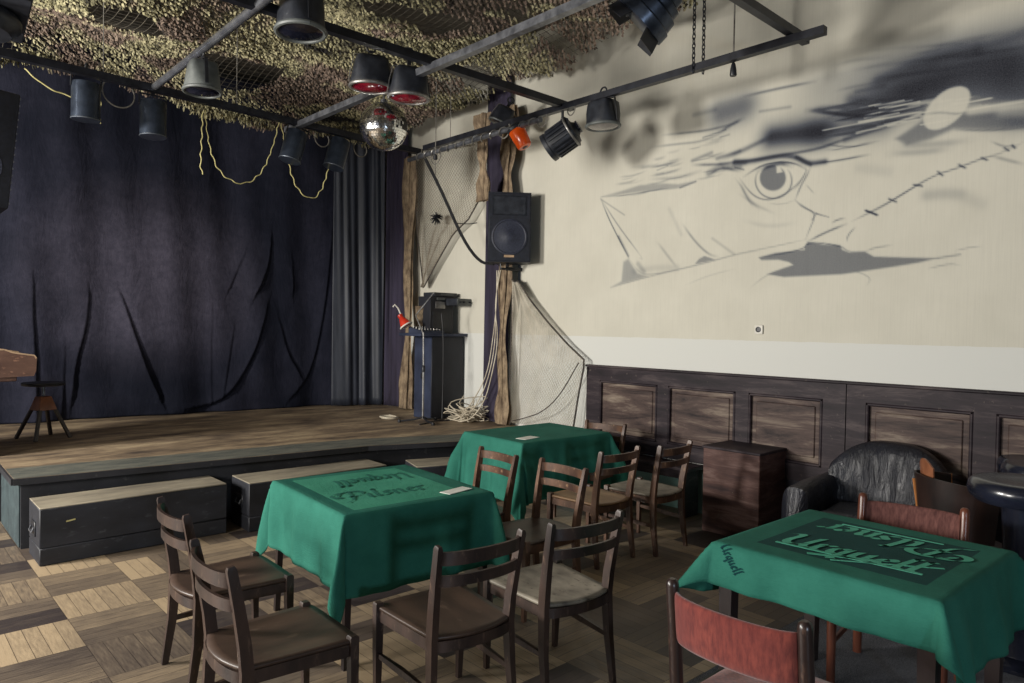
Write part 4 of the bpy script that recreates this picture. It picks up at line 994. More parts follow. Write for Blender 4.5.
# right table
cx, cy, rz = 3.135, 1.19, R(-1)
table('square table on thick dark legs under the green cloth at the right', cx, cy, rz, .425, .425, .745, .062, .035)
def zone3(u, v): return 1 if max(abs(u-.01)/.315, abs(v+.015)/.335) < 1 else 0
tc = tablecloth('bright green cloth with a dark lettered square on the right table', cx, cy, rz, .435, .435, .7475, (.175, .24, .31, .24), flare=.10, tmax=26, wav=.014, pleats=2.0, mats=[M['cloth'], M['cloth_panel'], M['cloth_light']], zone=zone3, seed=11)
mb = MB(); s = .108
# read from the far side: first word by the far edge, second word by our edge facing us
lettering(mb, 'Pilsner', Matrix.Translation((.255, -.31, .7520)) @ Matrix.Rotation(R(91), 4, 'Z'), s); mb.build('lettering', M['cloth_letter'], tc, label='light woven word Pilsner'); mb = MB()
lettering(mb, 'Urquell', Matrix.Translation((-.225, .29, .7520)) @ Matrix.Rotation(R(-88), 4, 'Z'), s)
mb.build('lettering', M['cloth_letter'], tc, label='light woven word Urquell'); mb = MB()
def ribbon(p, q, w): MB().tube([(p[0], p[1], .7515), (q[0], q[1], .7515)], 1, sq=(w, .0012)).build('woven_ribbon', M['cloth_letter'], tc)
ribbon((-.29, .10), (-.17, -.12), .022); ribbon((-.24, .26), (-.20, -.30), .018); ribbon((.27, .20), (.29, -.22), .014); ribbon((-.30, .0), (-.06, -.33), .012)
mb.bm.free()
mb = MB()      # small dark stamp following the drop of the cloth at its left corner
lettering(mb, 'Urquell', Matrix.Translation((-.447, .405, 0)) @ Matrix.Rotation(R(-140), 4, 'Z'), .026)
for v in mb.bm.verts:
    q_ = o_pos[0](v.co.x, v.co.y); v.co = Vector((q_[0]-.005, q_[1], q_[2]+.002))
mb.build('border_lettering', M['cloth_ink'], tc)

# ------------------------------------------------------------------ bench, box, armchair along the wall
t = thing('bench', 'narrow dark wooden bench under the wall panelling behind the chairs', 'bench', (5.43, 4.15, 0))
MB().box((0, 0, .432), (.27, 1.36, .034), bev=.006).build('seat_board', M['wains'], t)
for y in (-.60, .55): MB().box((0, y, .21), (.22, .07, .415), bev=.005).build('leg', M['wains'], t)
MB().box((.02, 0, .36), (.025, 1.25, .09)).build('rail', M['wains'], t)
t = thing('wooden_box', 'scuffed dark brown wooden box standing between the bench and the armchair', 'box', (5.36, 2.975, 0))
MB().box((0, 0, .345), (.44, .50, .69), bev=.006).build('body', M['box_side'], t)
MB().box((0, 0, .695), (.455, .515, .022), bev=.005).build('lid', M['wains'], t)
# leather armchair, facing -X
t = thing('armchair', 'black leather armchair with creased slanting back against the wall panelling', 'armchair', (5.06, 1.86, 0), R(3))
def sup(cx, cy, cz, hx, hz, n=20, e=.45): return [(cx+hx*math.copysign(abs(math.cos(2*PI*k/n))**e, math.cos(2*PI*k/n)), cy, cz+hz*math.copysign(abs(math.sin(2*PI*k/n))**e, math.sin(2*PI*k/n))) for k in range(n)]
MB().box((0, 0, .19), (.72, .74, .26), bev=.03, seg=3).build('base', M['leather'], t)
def f(u, v):
    x = -.40+.58*u; y = (v*2-1)*.29; e = min(1, min(u, 1-u)*6)*min(1, min(v, 1-v)*6)
    return (x, y, .36+.10*math.sqrt(max(0, 1-(1-e)**2))+.006*math.sin(18*x+7*y))
MB().grid(f, 26, 22).build('seat_cushion', M['leather'], t)
rings = []
for k in range(21):      # back: a rolled shell, high in the middle, falling to the arms
    v = k/20; y = (v*2-1)*.37-.01; q = abs(v*2-1); top = .875-.17*q**3.0; c = .30+.02*math.cos(3*y); dep = .11+.03*(1-q)
    ring = []
    for m_ in range(22):
        a = 2*PI*m_/22; sz = math.copysign(abs(math.sin(a))**.5, math.sin(a)); sx = math.copysign(abs(math.cos(a))**.6, math.cos(a))
        z = (top+.22)/2+sz*(top-.22)/2; lean = .12*(z-.3)
        ring.append((c+lean+sx*dep-.07*q**2+.008*math.sin(30*z+9*y), y, z))
    rings.append(ring)
MB().rings(rings).build('backrest', M['leather'], t, angle=70)
for sy in (-1, 1):
    rings = []
    for k in range(15):
        u = k/14; x = -.44+.74*u; h = .60+.02*math.sin(PI*u)+.05*max(0, u-.7)
        s = math.sqrt(max(.02, 1-max(0, (.08-u)/.08)**2))
        rings.append([(x, sy*(.37)+px_*s, .10+(h-.10)/2+pz_*s) for px_, _, pz_ in sup(0, 0, 0, .085+.006*math.sin(20*u), (h-.10)/2, 20, .55)])
    MB().rings(rings).build('arm', M['leather'], t, angle=70)
for sx in (-.3, .28):
    for sy in (-.33, .33): MB().lathe([(.022, 0), (.028, .065)], 12, Matrix.Translation((sx, sy, 0))).build('foot', M['table_wood'], t)
# bent plywood chair in front of it
t = thing('plywood_chair', 'bent plywood chair with orange-edged wraparound back in front of the armchair', 'chair', (4.70, 1.225, 0), R(222))
def shell(r, z0, z1, a0, a1, th, top=.0, n=26):
    rings = []
    for k in range(n+1):
        q = k/n; a = R(a0+(a1-a0)*q); zt = z1+top*math.sin(PI*q)
        o = [(r*math.cos(a), r*math.sin(a), z0), ((r+.035)*math.cos(a), (r+.035)*math.sin(a), zt)]
        i_ = [((r-th)*math.cos(a), (r-th)*math.sin(a), z0), ((r+.035-th)*math.cos(a), (r+.035-th)*math.sin(a), zt)]
        rings.append([o[0], o[1], i_[1], i_[0]])
    return MB().rings(rings)
shell(.225, .50, .80, 170, 372, .012, .04).build('backrest', M['ply_dark'], t)
shell(.195, .50, .885, 246, 290, .010, .045).build('inner_panel', M['copper_wood'], t, label='orange-brown inner panel')
for a in (170, 255): 
    ca, sa = math.cos(R(a)), math.sin(R(a))
    MB().tube([(.219*ca, .219*sa, .47), (.24*ca, .24*sa, .66), (.26*ca, .26*sa, .80)], 1, sq=(.010, .016)).build('edge_strip', M['ply_orange'], t)
MB().lathe([(.0, .43), (.20, .43), (.215, .445), (.20, .46), (0, .455)], 28).build('seat', M['ply_dark'], t)
for a in (45, 135, 225, 315): MB().tube([(.21*math.cos(R(a)), .21*math.sin(R(a)), 0), (.15*math.cos(R(a)), .15*math.sin(R(a)), .44)], [.013, .017], 10).build('leg', M['ply_dark'], t)
# bar stools
def bar_stool(label, x, y, h, r):
    t = thing('bar_stool', label, 'bar stool', (x, y, 0), 0, 'black pedestal bar stools')
    MB().lathe([(r*.55, h-.115), (r*.86, h-.112), (r*.97, h-.085), (r, h-.055), (r*.975, h-.022), (r*.9, h-.004), (r*.8, h-.001), (r*.5, h-.008), (0, h-.01)], 40).build('seat', M['stool_black'], t)
    MB().lathe([(.10, .03), (.092, .10), (.088, h*.6), (.10, h-.11)], 28).build('pedestal', M['stool_black'], t)
    MB().lathe([(.19, 0), (.20, .012), (.18, .03), (.11, .05)], 36).build('foot_plate', M['stool_black'], t)
    return t
bar_stool('black lacquered bar stool at the right edge, the nearest of three', 4.31, .86, .925, .25)
bar_stool('black lacquered bar stool at the right edge, middle one of three', 4.93, .89, .925, .215)
bar_stool('black lacquered bar stool at the right edge, the one by the wall', 5.33, 1.02, .895, .195)
tag(MB().tube([(5.565, 1.36, .01), (5.565, 1.36, .448)], .022, 12).build('heating_pipe', M['plastic_grey'], None), 'pale grey vertical pipe below the panelling beside the bar stools', 'pipe')
# wall socket
t = thing('wall_socket', 'small white electric socket on the wall under the mural', 'socket', (WX-.002, 3.0, 1.665), 0)
MB().box((-.008, 0, 0), (.016, .075, .075), bev=.006, seg=2).build('cover_plate', M['white'], t)
MB().lathe([(.024, 0), (.024, .004), (.018, .005), (.016, .001)], 20, axis_M((-.016, 0, 0), (-1, 0, 0))).build('insert', M['black_metal'], t)

# ------------------------------------------------------------------ on the stage, left
t = thing('piano_stool', 'round black stool on four splayed legs standing on the stage left', 'stool', (1.315, 7.985, .523), R(20))
MB().lathe([(.155, .50), (.175, .505), (.18, .52), (.175, .532), (.10, .535), (0, .534)], 32).build('seat', M['black_metal'], t)
MB().lathe([(.014, .30), (.014, .50)], 12).build('screw_column', M['steel'], t)
MB().box((0, 0, .335), (.17, .17, .13), taper=(.58, .58), bev=.006).build('leg_block', M['copper_wood'], t, label='copper-brown wooden block joining the legs')
for a in (45, 135, 225, 315):
    c, s = math.cos(R(a)), math.sin(R(a))
    MB().tube([(.225*c, .225*s, 0), (.085*c, .085*s, .30)], [1, 1], sq=(.026, .026)).build('leg', M['table_wood'], t)
t = thing('piano', 'end of a brown upright piano at the left edge of the stage', 'piano', (.60, 7.52, .523))
MB().box((-.10, 0, .44), (.34, .80, .88), bev=.01).build('case', M['piano'], t)
MB().box((-.10, 0, .895), (.38, .84, .03), bev=.006).build('top_lid', M['piano'], t)
MB().box((.22, 0, .64), (.34, .74, .06), bev=.006).build('keybed', M['piano'], t)
k = MB().box((.25, 0, .685), (.14, .66, .025), bev=.002).build('keyboard', M['white'], t)
MB().box((.21, 0, .705), (.09, .62, .016)).build('black_keys', M['black_metal'], k)
for sy in (-1, 1):
    prof = [(-.10, .64), (.50, .655), (.515, .70), (.52, .80), (.505, .825), (.44, .835), (.36, .85), (.30, .875), (-.10, .885)]
    ck = MB().rings([[(x, sy*.40-.035, z) for x, z in prof], [(x, sy*.40+.035, z) for x, z in prof]]).build('cheek', M['piano'], t)
    MB().tube([(x-.004, sy*.40, z+.002) for x, z in prof[3:]], 1, sq=(.075, .012)).build('cheek_edge', M['piano_top'], ck)
    MB().box((.215, sy*.37, .30), (.07, .07, .60), bev=.008, taper=(1.0, 1.0)).build('leg', M['piano'], t)
# ------------------------------------------------------------------ rigging: bars
HB = 3.65
def bar(label, p, q, m, w=.055, rnd=False):
    mb = MB(); c = (Vector(p)+Vector(q))/2
    if rnd: mb.tube([Vector(p)-c, Vector(q)-c], w/2, 14)
    else: mb.tube([Vector(p)-c, Vector(q)-c], 1, sq=(w, w))
    return tag(mb.build('lighting_bar', m, None, c), label, 'lighting bar', 'lighting bars of the ceiling grid')
bar('long black bar in front of the curtain top that carries the four hanging cans', (.25, 6.55, HB), (4.80, 6.80, HB), M['bar_black'], .06)
bar('black crossbar running behind the red lamps to the joint above the ribbed spotlight', (.4, 4.50, HB+.03), (4.86, 4.50, HB+.03), M['bar_black'], .06)
bar('short black crossbar over the right end of the bar by the mural', (2.6, 2.33, HB+.06), (4.95, 2.35, HB+.06), M['bar_black'], .055)
bar('shiny steel bar running from the upper left to the second hanging can', (1.885, 2.2, HB+.03), (1.89, 6.70, HB+.01), M['chrome'], .06, True)
bar('grey steel bar passing behind the red lamps and the mirror ball', (3.27, 2.2, HB-.01), (3.25, 6.98, HB-.02), M['steel'], .055)
bar('long black bar alongside the mural wall holding chains and lamps', (4.72, 2.11, HB), (4.72, 6.62, HB), M['bar_black'], .055)
bar('second steel tube just under the bar by the mural wall, with cables wound on', (4.70, 4.75, HB-.06), (4.70, 6.90, HB-.09), M['steel'], .05, True)
def hang(name, label, cat, pts, r, m, group=None, wav=0):
    P = [Vector(p) for p in pts]; q = P
    for _ in range(2):
        n = [q[0]]
        for a, b in zip(q[:-1], q[1:]): n += [a*.75+b*.25, a*.25+b*.75]
        n.append(q[-1]); q = n
    if wav:
        q2 = []; 
        for k in range(len(q)-1):
            for u in range(4): q2.append(q[k].lerp(q[k+1], u/4))
        q2.append(q[-1]); d = 0; n = [q2[0]]
        for a, b in zip(q2[:-1], q2[1:]):
            d += (b-a).length; n.append(b+Vector((math.cos(d*55)*wav, 0, math.sin(d*47)*wav)))
        q = n
    c = P[0]
    return tag(MB().tube([p-c for p in q], r, 6).build(name, m, None, c), label, cat, group)
# suspension wires
for k, (x, y, lab) in enumerate([(2.62, 6.68, 'thin pale wire hanging from the camouflage net to the curtain bar'), (4.72, 6.15, 'thin wire hanging down in front of the cream wall left of the speaker'),
                      (1.5, 6.62, 'thin wire above the second hanging can')]):
    hang('suspension_wire', lab, 'wire', [(x, y, 4.5), (x, y, HB+.02)], .004, M['grey_cord'], 'suspension wires')
for x, y in ((1.88, 3.6), (3.27, 3.3), (3.3, 4.5), (.8, 4.5)): 
    pass
t = thing('pull_cord', 'thin grey cord with a black plug hanging beside the chain at the mural', 'cord', (4.78, 2.815, 4.6))
MB().tube([(0, 0, 0), (0, 0, -.99)], .006, 6).build('cord', M['grey_cord'], t)
MB().lathe([(.008, -.965), (.016, -.98), (.022, -1.01), (.026, -1.055), (.022, -1.065)], 14).build('plug', M['black_metal'], t)
t = thing('pull_cord', 'thin cord with a black bob hanging before the net left of the speaker', 'cord', (4.60, 6.25, 4.4))
MB().tube([(0, 0, 0), (0, 0, -1.12)], .005, 6).build('cord', M['grey_cord'], t)
MB().lathe([(.01, -.90), (.022, -.91), (.022, -.955), (.01, -.96)], 12).build('bob', M['black_metal'], t)
# chain, two strands around the bar
def chain(label, y, x, z0, z1):
    mb = MB(); n = int((z1-z0)/.036)
    for k in range(n):
        z = z0+k*.036
        mb.torus(.015, .0045, 10, 5, Matrix.Translation((0, 0, z-z0)) @ Matrix.Rotation(PI/2*(k % 2), 4, 'Z') @ Matrix.Rotation(PI/2, 4, 'X'), sx=.8, sy=1.7)
    tag(mb.build('chain', M['bar_black'], None, (x, y, z0)), label, 'chain', 'chains holding the bar')
chain('left strand of the black chain holding the bar by the mural', 3.10, 4.69, 3.63, 4.9)
chain('right strand of the black chain holding the bar by the mural', 3.06, 4.76, 3.63, 4.9)

# ------------------------------------------------------------------ lamps
def clamp(mb, z, h):
    mb.box((0, 0, z+h/2), (.035, .012, h)); mb.torus(.036, .009, 14, 6, Matrix.Translation((0, 0, z+h+.03)) @ Matrix.Rotation(PI/2, 4, 'X'))
def par_can(label, loc, rot, ln=.30):
    t = thing('par_can', label, 'spotlight', loc, rot=rot, group='hanging can spotlights')
    MB().lathe([(.100, -ln), (.105, -ln), (.105, -.02), (.098, 0), (.05, .012), (0, .014)], 32).build('housing', M['can'], t)
    MB().lathe([(.098, -ln+.005), (.096, -.06), (0, -.05)], 28, caps=False).build('reflector', M['can_in'], t)
    MB().torus(.1055, .004, 32, 6, Matrix.Translation((0, 0, -ln+.006))).build('rim', M['can_in'], t)
    MB().tube([(-.108, 0, -.04), (-.108, 0, .055), (.108, 0, .055), (.108, 0, -.04)], 1, sq=(.008, .026)).build('yoke', M['black_metal'], t)
    m = MB(); m.box((0, 0, .075), (.03, .03, .04)); m.torus(.034, .008, 14, 6, Matrix.Translation((0, 0, .125)) @ Matrix.Rotation(PI/2, 4, 'Y')); m.build('clamp', M['black_metal'], t)
    return t
par_can('upright can spotlight hanging at the far left of the curtain bar', (1.384, 6.66, 3.58), (R(2), 0, 0), .30)
par_can('upright can spotlight under the end of the shiny steel bar', (1.90, 6.70, 3.555), (R(-2), 0, 0), .31)
par_can('tilted can spotlight in front of the curtain, left one of the leaning two', (3.262, 6.76, 3.57), (0, R(15), 0), .31)
par_can('tilted can spotlight next to the mirror ball, right one of the leaning two', (3.755, 6.78, 3.585), (0, R(15), 0), .31)

def flood(label, loc, rot, lens, s=1.0, body=None, rod=.12, group='round club floodlights'):
    t = thing('floodlight', label, 'floodlight', loc, rot=rot, group=group); body = body or M['plastic']
    rings = []; n = 36
    for z, r, sq in ((0, .155, 1), (.02, .158, 1), (.05, .15, .9), (.10, .138, .6), (.16, .124, .4), (.20, .116, .35), (.215, .098, .35)):
        ring = []
        for k in range(n):
            a = 2*PI*k/n; c, q = math.cos(a), math.sin(a)
            ring.append((s*r*math.copysign(abs(c)**sq, c), s*r*.86*math.copysign(abs(q)**sq, q), s*z))
        rings.append(ring)
    MB().rings(rings).build('housing', body, t, angle=50)
    MB().torus(.150*s, .014*s, 36, 8, Matrix.Translation((0, 0, -.002)), sx=1.02, sy=.90).build('rim', M['rim_silver'] if lens is M['lens_red'] else M['plastic_grey'], t)
    MB().lathe([(.142*s, -.004), (.10*s, -.016*s), (.05*s, -.022*s), (0, -.024*s)], 32, Matrix.Diagonal((1.02, .9, 1, 1))).build('lens', lens, t)
    for sx in (-1, 1):
        MB().lathe([(.052*s, 0), (.052*s, .022*s), (.036*s, .026*s), (.03*s, .008*s), (0, .006*s)], 22, axis_M((sx*.100*s, 0, .125*s), (sx, 0, .25))).build('side_port', M['lens_dark'], t)
        MB().tube([(sx*.165*s, 0, .02*s), (sx*.152*s, 0, .12*s), (sx*.125*s, 0, .225*s), (0, 0, .24*s)], 1, sq=(.006, .024)).build('bracket', M['rim_silver'] if sx < 0 else M['black_metal'], t)
    m = MB(); m.box((0, 0, .25*s+rod/2), (.03, .014, rod)); m.torus(.034, .008, 14, 6, Matrix.Translation((0, 0, .25*s+rod+.02)) @ Matrix.Rotation(PI/2, 4, 'X')); m.build('hook', M['black_metal'], t)
    return t
flood('grey-black floodlight hanging from the shiny steel bar in front of the camouflage net', (1.90, 5.50, 3.37), (0, 0, R(-98)), M['lens_dark'], .95, M['plastic_grey'], .02)
flood('large black floodlight hanging upside down at the top of the photo, left of centre', (2.12, 4.36, 3.54), (0, 0, R(-98)), M['lens_dark'], 1.12, None, .10)
flood('red-lens floodlight above the mirror ball, left one of the pair', (3.02, 4.98, 3.545), (0, 0, R(-20)), M['lens_red'], 1.06, None, .02, 'red-lens floodlights')
flood('red-lens floodlight above the mirror ball, right one of the pair', (3.245, 4.78, 3.465), (0, 0, R(-20)), M['lens_red'], 1.04, None, .08, 'red-lens floodlights')
flood('black floodlight with smoked lens hanging alone on the bar in front of the mural', (4.72, 4.01, 3.39), (0, 0, R(-90)), M['lens_clear'], .98, None, .03)
t = flood('small black floodlight behind the orange beacon, beside the dark drape', (5.05, 5.72, 3.82), (R(0), R(25), R(-40)), M['lens_dark'], .8, None, .05)
# lamp with a square plate at the top left corner
t = thing('plate_lamp', 'black lamp on a square plate at the top left corner of the picture', 'floodlight', (.60, 5.62, 3.60), rot=(R(-3), R(3), R(-4)))
MB().box((0, 0, 0), (.46, .74, .03), bev=.008).build('plate', M['plastic'], t)
MB().lathe([(.21, -.02), (.225, -.05), (.22, -.09), (.17, -.14), (.05, -.15), (0, -.15)], 32, Matrix.Translation((-.02, .0, 0))).build('lamp_head', M['plastic'], t)
for k in range(5): MB().lathe([(.022, -.160), (.022, -.14)], 12, Matrix.Translation((-.02+.075*math.cos(k*1.257), .075*math.sin(k*1.257), .012))).build('port', M['lens_dark'], t)
MB().tube([(0, 0, .01), (0, 0, .5)], .014, 8).build('hanger', M['black_metal'], t)
# ribbed spotlight: axis from the back (right, up) to the lens (left, down)
d = Vector((-.30, .62, -.42)).normalized()
t = thing('ribbed_spotlight', 'black finned spotlight hanging under the bar joint, aimed down to the left', 'spotlight', (4.70, 4.47, 3.365))
Mx = axis_M((0, 0, 0), d)
MB().lathe([(.0, -.17), (.05, -.168), (.075, -.14), (.12, -.13), (.128, -.11), (.128, .12), (.134, .125), (.134, .16), (.12, .165)], 36, Mx).build('housing', M['plastic'], t)
m = MB()
for k in range(22):
    a = 2*PI*k/22; m.box((0, 0, 0), (.014, .012, .20), rot=Mx @ Matrix.Rotation(a, 4, 'Z') @ Matrix.Translation((.133, 0, 0)))
m.build('cooling_fins', M['plastic'], t)
MB().torus(.137, .011, 36, 8, Mx @ Matrix.Translation((0, 0, -.10))).build('rear_ring', M['rim_silver'], t)
MB().lathe([(.118, .150), (.06, .168), (0, .172)], 30, Mx).build('lens', M['lens_red'], t)
MB().lathe([(.06, -.17), (.058, -.185), (.03, -.19), (0, -.19)], 22, Mx).build('rear_cap', M['lens_dark'], t)
MB().tube([(-.08, -.115, -.01), (-.05, -.10, .14), (.0, 0, .185), (.05, .10, .14), (.08, .115, -.01)], 1, sq=(.008, .028)).build('yoke', M['black_metal'], t)
MB().tube([(0, 0, .18), (0, 0, .25)], .012, 8).build('hook', M['black_metal'], t)
# beacon
d = Vector((.10, -.16, -.36)).normalized(); Mx = axis_M((0, 0, 0), d)
t = thing('beacon', 'orange beacon lamp hanging beside the ribbed spotlight', 'beacon', (4.71, 5.10, 3.575))
MB().lathe([(.082, .02), (.085, .03), (.072, .19), (.062, .205), (0, .208)], 28, Mx).build('dome', M['orange'], t)
MB().lathe([(.0, -.03), (.06, -.03), (.092, -.005), (.092, .022), (.08, .024)], 28, Mx).build('base', M['plastic'], t)
MB().lathe([(.030, .208), (.022, .212), (0, .213)], 16, Mx).build('cap', M['ply_dark'], t)
MB().tube([(0, 0, .02), (0, .0, .055)], .012, 8).build('hook', M['steel'], t)
# big scoop
d = Vector((-.35, .75, -.75)).normalized(); Mx = axis_M((0, 0, 0), d)
t = thing('scoop_light', 'big black stepped spotlight cut off by the top edge, right of centre', 'spotlight', (3.80, 2.82, 3.74))
MB().lathe([(0, -.27), (.06, -.265), (.085, -.22), (.09, -.15), (.115, -.14), (.118, -.09), (.15, -.075), (.155, -.03), (.178, -.015), (.185, .05), (.198, .06), (.20, .13), (.188, .135)], 40, Mx).build('housing', M['can'], t, angle=30)
MB().lathe([(.186, .12), (.10, .07), (0, .06)], 32, Mx, caps=False).build('reflector', M['orange'], t)
for k in range(4):
    a = k*PI/2+.4; MB().box((0, 0, 0), (.008, .16, .09), rot=Mx @ Matrix.Rotation(a, 4, 'Z') @ Matrix.Translation((.19, 0, .17)) @ Matrix.Rotation(R(25), 4, 'Y')).build('shutter', M['black_metal'], t)
MB().tube([(0, -.21, 0), (0, -.18, .22), (0, 0, .27), (0, .18, .22), (0, .21, 0)], 1, sq=(.008, .03)).build('yoke', M['black_metal'], t)
MB().tube([(0, 0, .26), (0, 0, .62)], .014, 8).build('hook', M['black_metal'], t)
# mirror ball
t = thing('mirror_ball', 'mirror ball with a few missing tiles hanging under the red lamps', 'mirror ball', (3.27, 5.18, 3.318))
MB().lathe([(.196*math.sin(PI*k/20), -.196*math.cos(PI*k/20)) for k in range(21)], 36).build('core', M['bare'], t)
V = []; F = []; rb = .2; nl = 30
for i in range(nl):
    th0 = PI*i/nl; th1 = PI*(i+1)/nl; tm = (th0+th1)/2; nc = max(3, int(2*PI*math.sin(tm)/(PI/nl)))
    for j in range(nc):
        a = 2*PI*(j+.5)/nc; n_ = Vector((math.sin(tm)*math.cos(a), math.sin(tm)*math.sin(a), -math.cos(tm)))
        if (n_-Vector((.45, -.80, .05)).normalized()).length < .30 and random.random() < .75: continue
        if random.random() < .02: continue
        e1 = Vector((-math.sin(a), math.cos(a), 0)); e2 = n_.cross(e1).normalized()
        nn = (n_+Vector((random.uniform(-1, 1), random.uniform(-1, 1), random.uniform(-1, 1)))*.018).normalized()
        e1 = (e1-nn*e1.dot(nn)).normalized(); e2 = nn.cross(e1); h1 = rb*PI/nl*.46; h2 = h1
        c = n_*rb; k = len(V); V += [c+e1*x*h1+e2*y*h2 for x, y in ((-1, -1), (1, -1), (1, 1), (-1, 1))]; F.append((k, k+1, k+2, k+3))
raw('mirror_tiles', [tuple(v) for v in V], F, M['mirror'], t)
m = MB(); m.lathe([(.03, .195), (.03, .225), (.012, .23)], 16); m.tube([(0, 0, .22), (0, 0, .36)], .008, 8); m.build('hanger', M['chrome'], t)

# ------------------------------------------------------------------ wall speaker
a = R(-41)     # local -Y is the front
t = thing('wall_speaker', 'black loudspeaker on a bracket in front of the dark drape', 'loudspeaker', (5.33, 5.87, 2.36), R(-38))
fr = [(-.235, -.17), (.235, -.17), (.185, .17), (-.185, .17)]
MB().prism(fr, 0, .755).build('cabinet', M['speaker'], t)
MB().box((0, -.172, .375), (.45, .012, .73), bev=.005).build('front_baffle', M['speaker'], t)
# horn: four sloping walls
m = MB(); o = [(-.165, .52), (.165, .52), (.165, .70), (-.165, .70)]; i_ = [(-.06, .565), (.06, .565), (.06, .655), (-.06, .655)]
m.rings([[(x, -.181, z) for x, z in [(-.185, .505), (.185, .505), (.185, .718), (-.185, .718)]], [(x, -.181, z) for x, z in o], [(x, -.176+.0, z) for x, z in o], [(x, -.1735, z) for x, z in i_]])
m.build('horn', M['plastic'], t)
Mx = axis_M((0, -.178, .27), (0, -1, 0))
MB().lathe([(.195, 0), (.195, .008), (.18, .012), (.172, .006), (.06, .010), (.05, .016), (0, .018)], 44, Mx).build('woofer', M['speaker_cone'], t)
MB().box((.0, -.181, .062), (.11, .006, .026), bev=.002).build('badge', M['piano_top'], t, label='small brass-coloured badge')
m = MB(); m.tube([(.0, .1, -.05), (.17, .22, -.05)], 1, sq=(.05, .035)); m.tube([(.17, .25, -.20), (.17, .25, .10)], 1, sq=(.06, .05)); m.tube([(-.08, 0, -.005), (-.08, 0, -.06), (.10, .14, -.06)], .014, 8); m.tube([(0, 0, 0), (0, .1, -.06)], .02, 8)
m.build('bracket', M['black_metal'], t)
t = thing('hung_speaker', 'black loudspeaker cabinet hung at the left edge in front of the curtain', 'loudspeaker', (.475, 7.35, 2.605), rot=(0, R(5), R(0)))
MB().box((0, 0, .46), (.90, .5, .95), bev=.012, seg=2).build('cabinet', M['speaker'], t)
m = MB()
for z in np.linspace(.03, .90, 16): m.box((.452, -.24, float(z)), (.008, .012, .014))
m.build('edge_screws', M['steel'], t)
MB().lathe([(.16, 0), (.16, .008), (.03, .012), (0, .012)], 32, axis_M((.22, -.25, .30), (0, -1, 0))).build('woofer', M['speaker_cone'], t)
MB().tube([(.2, 0, .93), (.2, 0, 1.75)], .010, 8).build('hanger', M['black_metal'], t)

# ------------------------------------------------------------------ cabinet with equipment in the corner of the stage
DZ = .522
cab = thing('equipment_cabinet', 'tall navy cabinet with an overhanging top standing at the right end of the stage', 'cabinet', (5.33, 7.11, DZ), R(0))
MB().box((0, 0, .50), (.48, .36, 1.0), bev=.004).build('body', M['cabinet_black'], cab)
MB().box((-.242, 0, .50), (.008, .35, .99), bev=.002).build('side_panel', M['cabinet'], cab, label='navy side panel')
MB().box((-.248, .02, .52), (.006, .03, .07), bev=.002).build('finger_latch', M['black_metal'], cab)
MB().box((-.09, 0, 1.022), (.70, .46, .036), bev=.004).build('worktop', M['cabinet'], cab)
zt_ = DZ+1.041
def put(dx, dy, z=0): 
    return (5.33+dx, 7.11+dy, zt_+z)
t = thing('mixing_desk', 'flat blue-black mixing desk lying on the front of the cabinet top', 'mixer', put(-.24, -.06), R(4))
MB().rings([[(x, y, z) for y, z in [(-.13, 0), (.13, 0), (.13, .075), (-.13, .025)]] for x in (-.17, .17)]).build('body', M['cabinet'], t)
m = MB()
for i in range(7):
    for j in range(4): m.lathe([(.008, 0), (.006, .016), (0, .017)], 8, Matrix.Translation((-.14+i*.045, -.09+j*.055, .032+.0107*j)))
m.build('knobs', M['rim_silver'], t)
t = thing('rack_case', 'black equipment rack standing on the cabinet behind the mixing desk', 'equipment rack', put(-.03, .04), R(2))
MB().box((0, 0, .225), (.36, .24, .45), bev=.004).build('case', M['cabinet_black'], t)
MB().box((-.03, -.122, .16), (.24, .008, .2)).build('blank_panel', M['black_metal'], t)
MB().box((-.03, -.126, .345), (.15, .008, .085), bev=.002).build('silver_panel', M['rim_silver'], t)
MB().box((-.02, -.126, .42), (.13, .008, .03), bev=.002).build('display_strip', M['plastic_grey'], t)
t = thing('amplifier', 'grey-fronted amplifier sticking out to the right on top of the black rack', 'amplifier', put(.17, -.17, .325), R(2))
MB().box((0, 0, .06), (.27, .24, .085), bev=.003).build('chassis', M['plastic'], t)
f_ = MB().box((0, -.122, .06), (.27, .008, .08), bev=.002).build('front_panel', M['plastic_grey'], t)
m = MB()
for q in (-.09, -.03, .06): m.lathe([(.012, 0), (.010, .018), (0, .019)], 12, axis_M((q, -.126, .06), (0, -1, 0)))
m.build('knob', M['black_metal'], f_)
MB().box((.125, .0, -.02), (.02, .02, .12)).build('prop', M['black_metal'], t)
t = thing('amplifier', 'thin black player stacked on the grey-fronted amplifier', 'amplifier', put(.03, .03, .452), R(2))
MB().box((0, 0, .025), (.36, .22, .045), bev=.003).build('chassis', M['plastic'], t)
MB().box((.02, -.112, .025), (.2, .006, .02)).build('front_strip', M['plastic_grey'], t)
